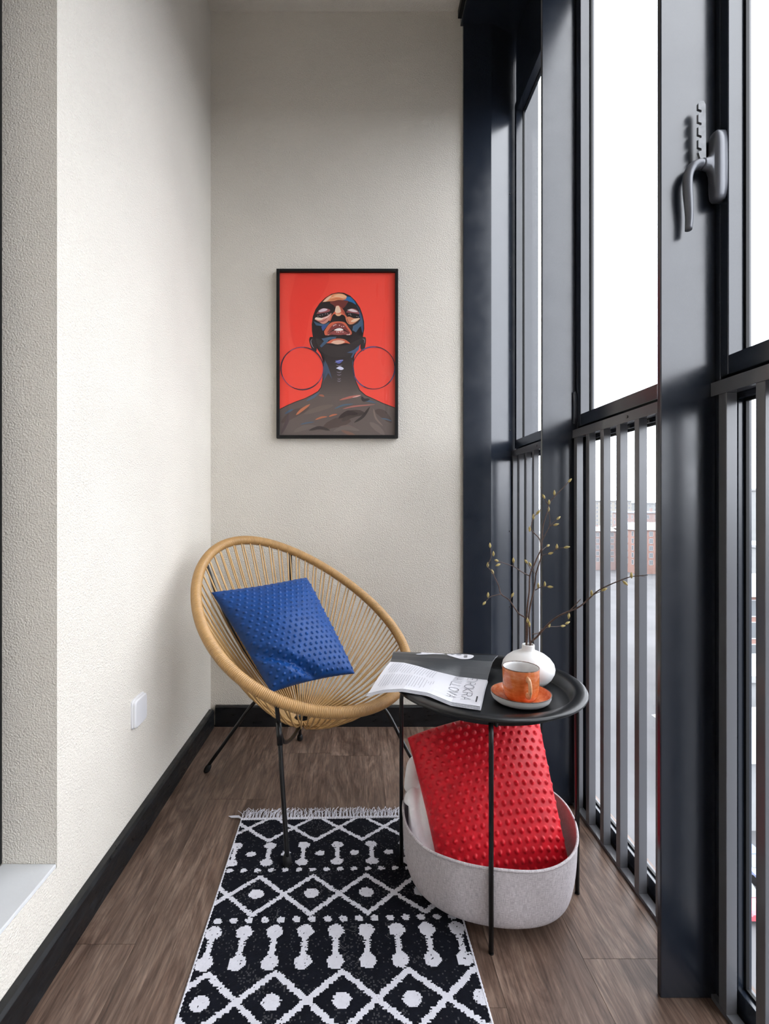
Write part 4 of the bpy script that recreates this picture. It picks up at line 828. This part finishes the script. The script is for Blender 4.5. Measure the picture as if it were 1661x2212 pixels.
# ---------------------------------------------------------------- the city below
G = -25.0
M['street'] = varied('grey_street_and_snow', (.066, .066, .070), .95, .08, .2); M['snow'] = varied('snowy_roof', (.22, .224, .23), .9, .3, .1)
M['brick'] = varied('hazy_orange_brick', (.205, .125, .105), .9, .4, .1); M['brickdark'] = varied('pinkish_brick', (.205, .155, .145), .9, .4, .1); M['tower'] = varied('pale_panel_facade', (.20, .205, .205), .9, .5, .06)  # brick colours washed out to imitate haze in the air
M['cream'] = varied('cream_facade', (.22, .21, .19), .9, .5, .06); M['pane'] = mat('far_window_pane', (.11, .118, .125), .35).m; M['winframe'] = mat('white_window_frame', (.3, .3, .31), .7).m
M['shed'] = varied('white_shed_wall', (.2, .205, .21), .8, .6, .08)
struct(MB().box(-2500, 2500, -2500, 2500, G-1, G).out('ground', M['street']))
def building(label, x, y, w, d, h, wall, rows, cols, win=(1.2, 1.6), single=True, roof='flat', cat='building', side=True, bottom=3.0):
    """block with its near corner at x..x+w, y..y+d; windows in recessed frames on the near and left faces"""
    b = thing('building', label, cat, (x+w/2, y+d/2, G))
    MB().box(x, x+w, y, y+d, G, G+h).out('wall', M[wall], b)
    r = MB()
    if roof == 'flat': r.box(x-.4, x+w+.4, y-.4, y+d+.4, G+h, G+h+.7)
    else:
        r.add([(x-.6, y-.6, G+h), (x+w+.6, y-.6, G+h), (x+w+.6, y+d+.6, G+h), (x-.6, y+d+.6, G+h), (x+.5, y+d/2, G+h+roof), (x+w-.5, y+d/2, G+h+roof)], [[3, 2, 1, 0], [0, 1, 5, 4], [1, 2, 5], [2, 3, 4, 5], [3, 0, 4]])
    r.out('roof', M['snow'], b)
    chim = MB().box(x+w*.3, x+w*.3+.9, y+d*.4, y+d*.4+.9, G+h, G+h+2.2).out('chimney', M[wall], b)
    wf = MB(); wp = MB(); first = None
    fh = (h-bottom)/rows
    spots = [(x+w*(c+.5)/cols, y, 0, G+bottom+fh*(r_+.45)) for r_ in range(rows) for c in range(cols)]
    if side:
        cd = max(2, int(cols*d/w)); spots += [(x, y+d*(c+.5)/cd, 1, G+bottom+fh*(r_+.45)) for r_ in range(rows) for c in range(cd)]
    for sx_, sy_, f, sz_ in spots:
        hw, hh = win[0]/2, win[1]/2; a = MB(); p = MB()
        if f == 0:
            a.box(sx_-hw, sx_+hw, sy_-.06, sy_+.02, sz_-hh, sz_-hh+.14).box(sx_-hw, sx_+hw, sy_-.06, sy_+.02, sz_+hh-.12, sz_+hh).box(sx_-hw, sx_-hw+.12, sy_-.06, sy_+.02, sz_-hh, sz_+hh).box(sx_+hw-.12, sx_+hw, sy_-.06, sy_+.02, sz_-hh, sz_+hh).box(sx_-.05, sx_+.05, sy_-.05, sy_+.02, sz_-hh, sz_+hh)
            p.box(sx_-hw+.1, sx_+hw-.1, sy_-.02, sy_+.02, sz_-hh+.1, sz_+hh-.1)
        else:
            a.box(sx_-.06, sx_+.02, sy_-hw, sy_+hw, sz_-hh, sz_-hh+.14).box(sx_-.06, sx_+.02, sy_-hw, sy_+hw, sz_+hh-.12, sz_+hh).box(sx_-.06, sx_+.02, sy_-hw, sy_-hw+.12, sz_-hh, sz_+hh).box(sx_-.06, sx_+.02, sy_+hw-.12, sy_+hw, sz_-hh, sz_+hh)
            p.box(sx_-.02, sx_+.02, sy_-hw+.1, sy_+hw-.1, sz_-hh+.1, sz_+hh-.1)
        if single:
            wfo = a.out('window', M['winframe'], b); p.out('pane', M['pane'], wfo)
        else: wf.add(a.V, a.F); wp.add(p.V, p.F)
    if not single:
        wf.out('window_frames', M['winframe'], b, kind='stuff'); wp.out('window_panes', M['pane'], b, kind='stuff')
    return b
building('orange brick block with a snowy roof seen through the middle railing gaps', 103, 186, 34, 16, 16.2, 'brick', 5, 9, (1.5, 1.9), roof=2.6)
building('pinkish brick house left of the orange block through the railing gaps', 92.8, 197, 8.5, 9, 15.2, 'brickdark', 5, 3, (1.3, 1.7), roof=2.0)
building('taller pinkish brick block standing behind the orange brick block', 128, 232, 40, 20, 21.5, 'brickdark', 6, 10, (1.4, 1.8), single=False)
building('low white-roofed building farthest left in the railing gaps', 80, 215, 11, 16, 12.5, 'cream', 4, 3, (1.3, 1.7), single=False)
building('pale cream apartment block on the skyline behind the railing gaps', 150, 330, 30, 18, 27.5, 'cream', 9, 10, (1.3, 1.6), single=False)
building('long pale skyline block to the right of the cream apartment block', 186, 345, 40, 18, 26.0, 'tower', 8, 12, (1.3, 1.6), single=False)
building('tall pale panel tower seen through the nearest railing gap', 128, 166, 20, 16, 30.2, 'tower', 11, 7, (1.3, 1.5), single=False)
building('grey slab block below the tall pale tower in the nearest railing gap', 104, 128, 40, 18, 14.5, 'tower', 4, 12, (1.6, 1.5), single=False)
building('orange brick building with white window frames in the nearest railing gap', 46, 64, 16, 10, 14.2, 'brick', 4, 5, (1.7, 2.2), roof=2.2)
building('white low shed with a snowy roof at the foot of the nearest gap', 29, 40, 13, 8, 5.6, 'shed', 1, 5, (1.6, 1.6), roof=2.6, bottom=.6)
building('white garage with a flat snowy roof behind the low white shed', 36, 52, 13, 7, 7.6, 'shed', 2, 5, (1.5, 1.4), bottom=.8)
def car(label, x, y, col, ang=0):
    c = thing('car', label, 'car', (x, y, G)); paint = mat('car_paint', col, .3, coat=.5).m
    def bodyloft(secs, name, m, par):
        V = []; F = []
        for xx, zb, zt, hw in secs:
            for yy, zz in ((-hw, zb), (-hw, zt-.12), (-hw*.86, zt), (hw*.86, zt), (hw, zt-.12), (hw, zb)): V.append((x+yy, y+xx, G+zz))
        for i in range(len(secs)-1):
            for q in range(6): F.append([i*6+q, i*6+(q+1) % 6, i*6+6+(q+1) % 6, i*6+6+q])
        F.append([5, 4, 3, 2, 1, 0]); F.append([(len(secs)-1)*6+q for q in range(6)]); return mk(name, V, F, m, par)
    b = bodyloft([(-2.1, .35, .72, .74), (-1.9, .25, .85, .84), (-.9, .22, .95, .86), (1.3, .22, .98, .86), (2.0, .28, .92, .82), (2.15, .4, .75, .74)], 'body', paint, c)
    bodyloft([(-1.0, .9, .97, .78), (-.35, .9, 1.42, .66), (.9, .9, 1.45, .66), (1.75, .9, .99, .76)], 'cabin', M['pane'], c); bodyloft([(-.3, 1.40, 1.47, .62), (.95, 1.40, 1.49, .62)], 'roof', paint, c)
    for sy in (-1.3, 1.35):
        for s in (-1, 1): MB().tube([(x+s*.70, y+sy, G+.32), (x+s*.87, y+sy, G+.32)], .32, 14).out('wheel', M['gasket'], c)
    return c
car('red car parked on the street beside the white shed', 25.0, 33.0, (.45, .06, .08)); car('blue-grey car parked behind the red car on the street', 27.9, 35.6, (.16, .2, .32))
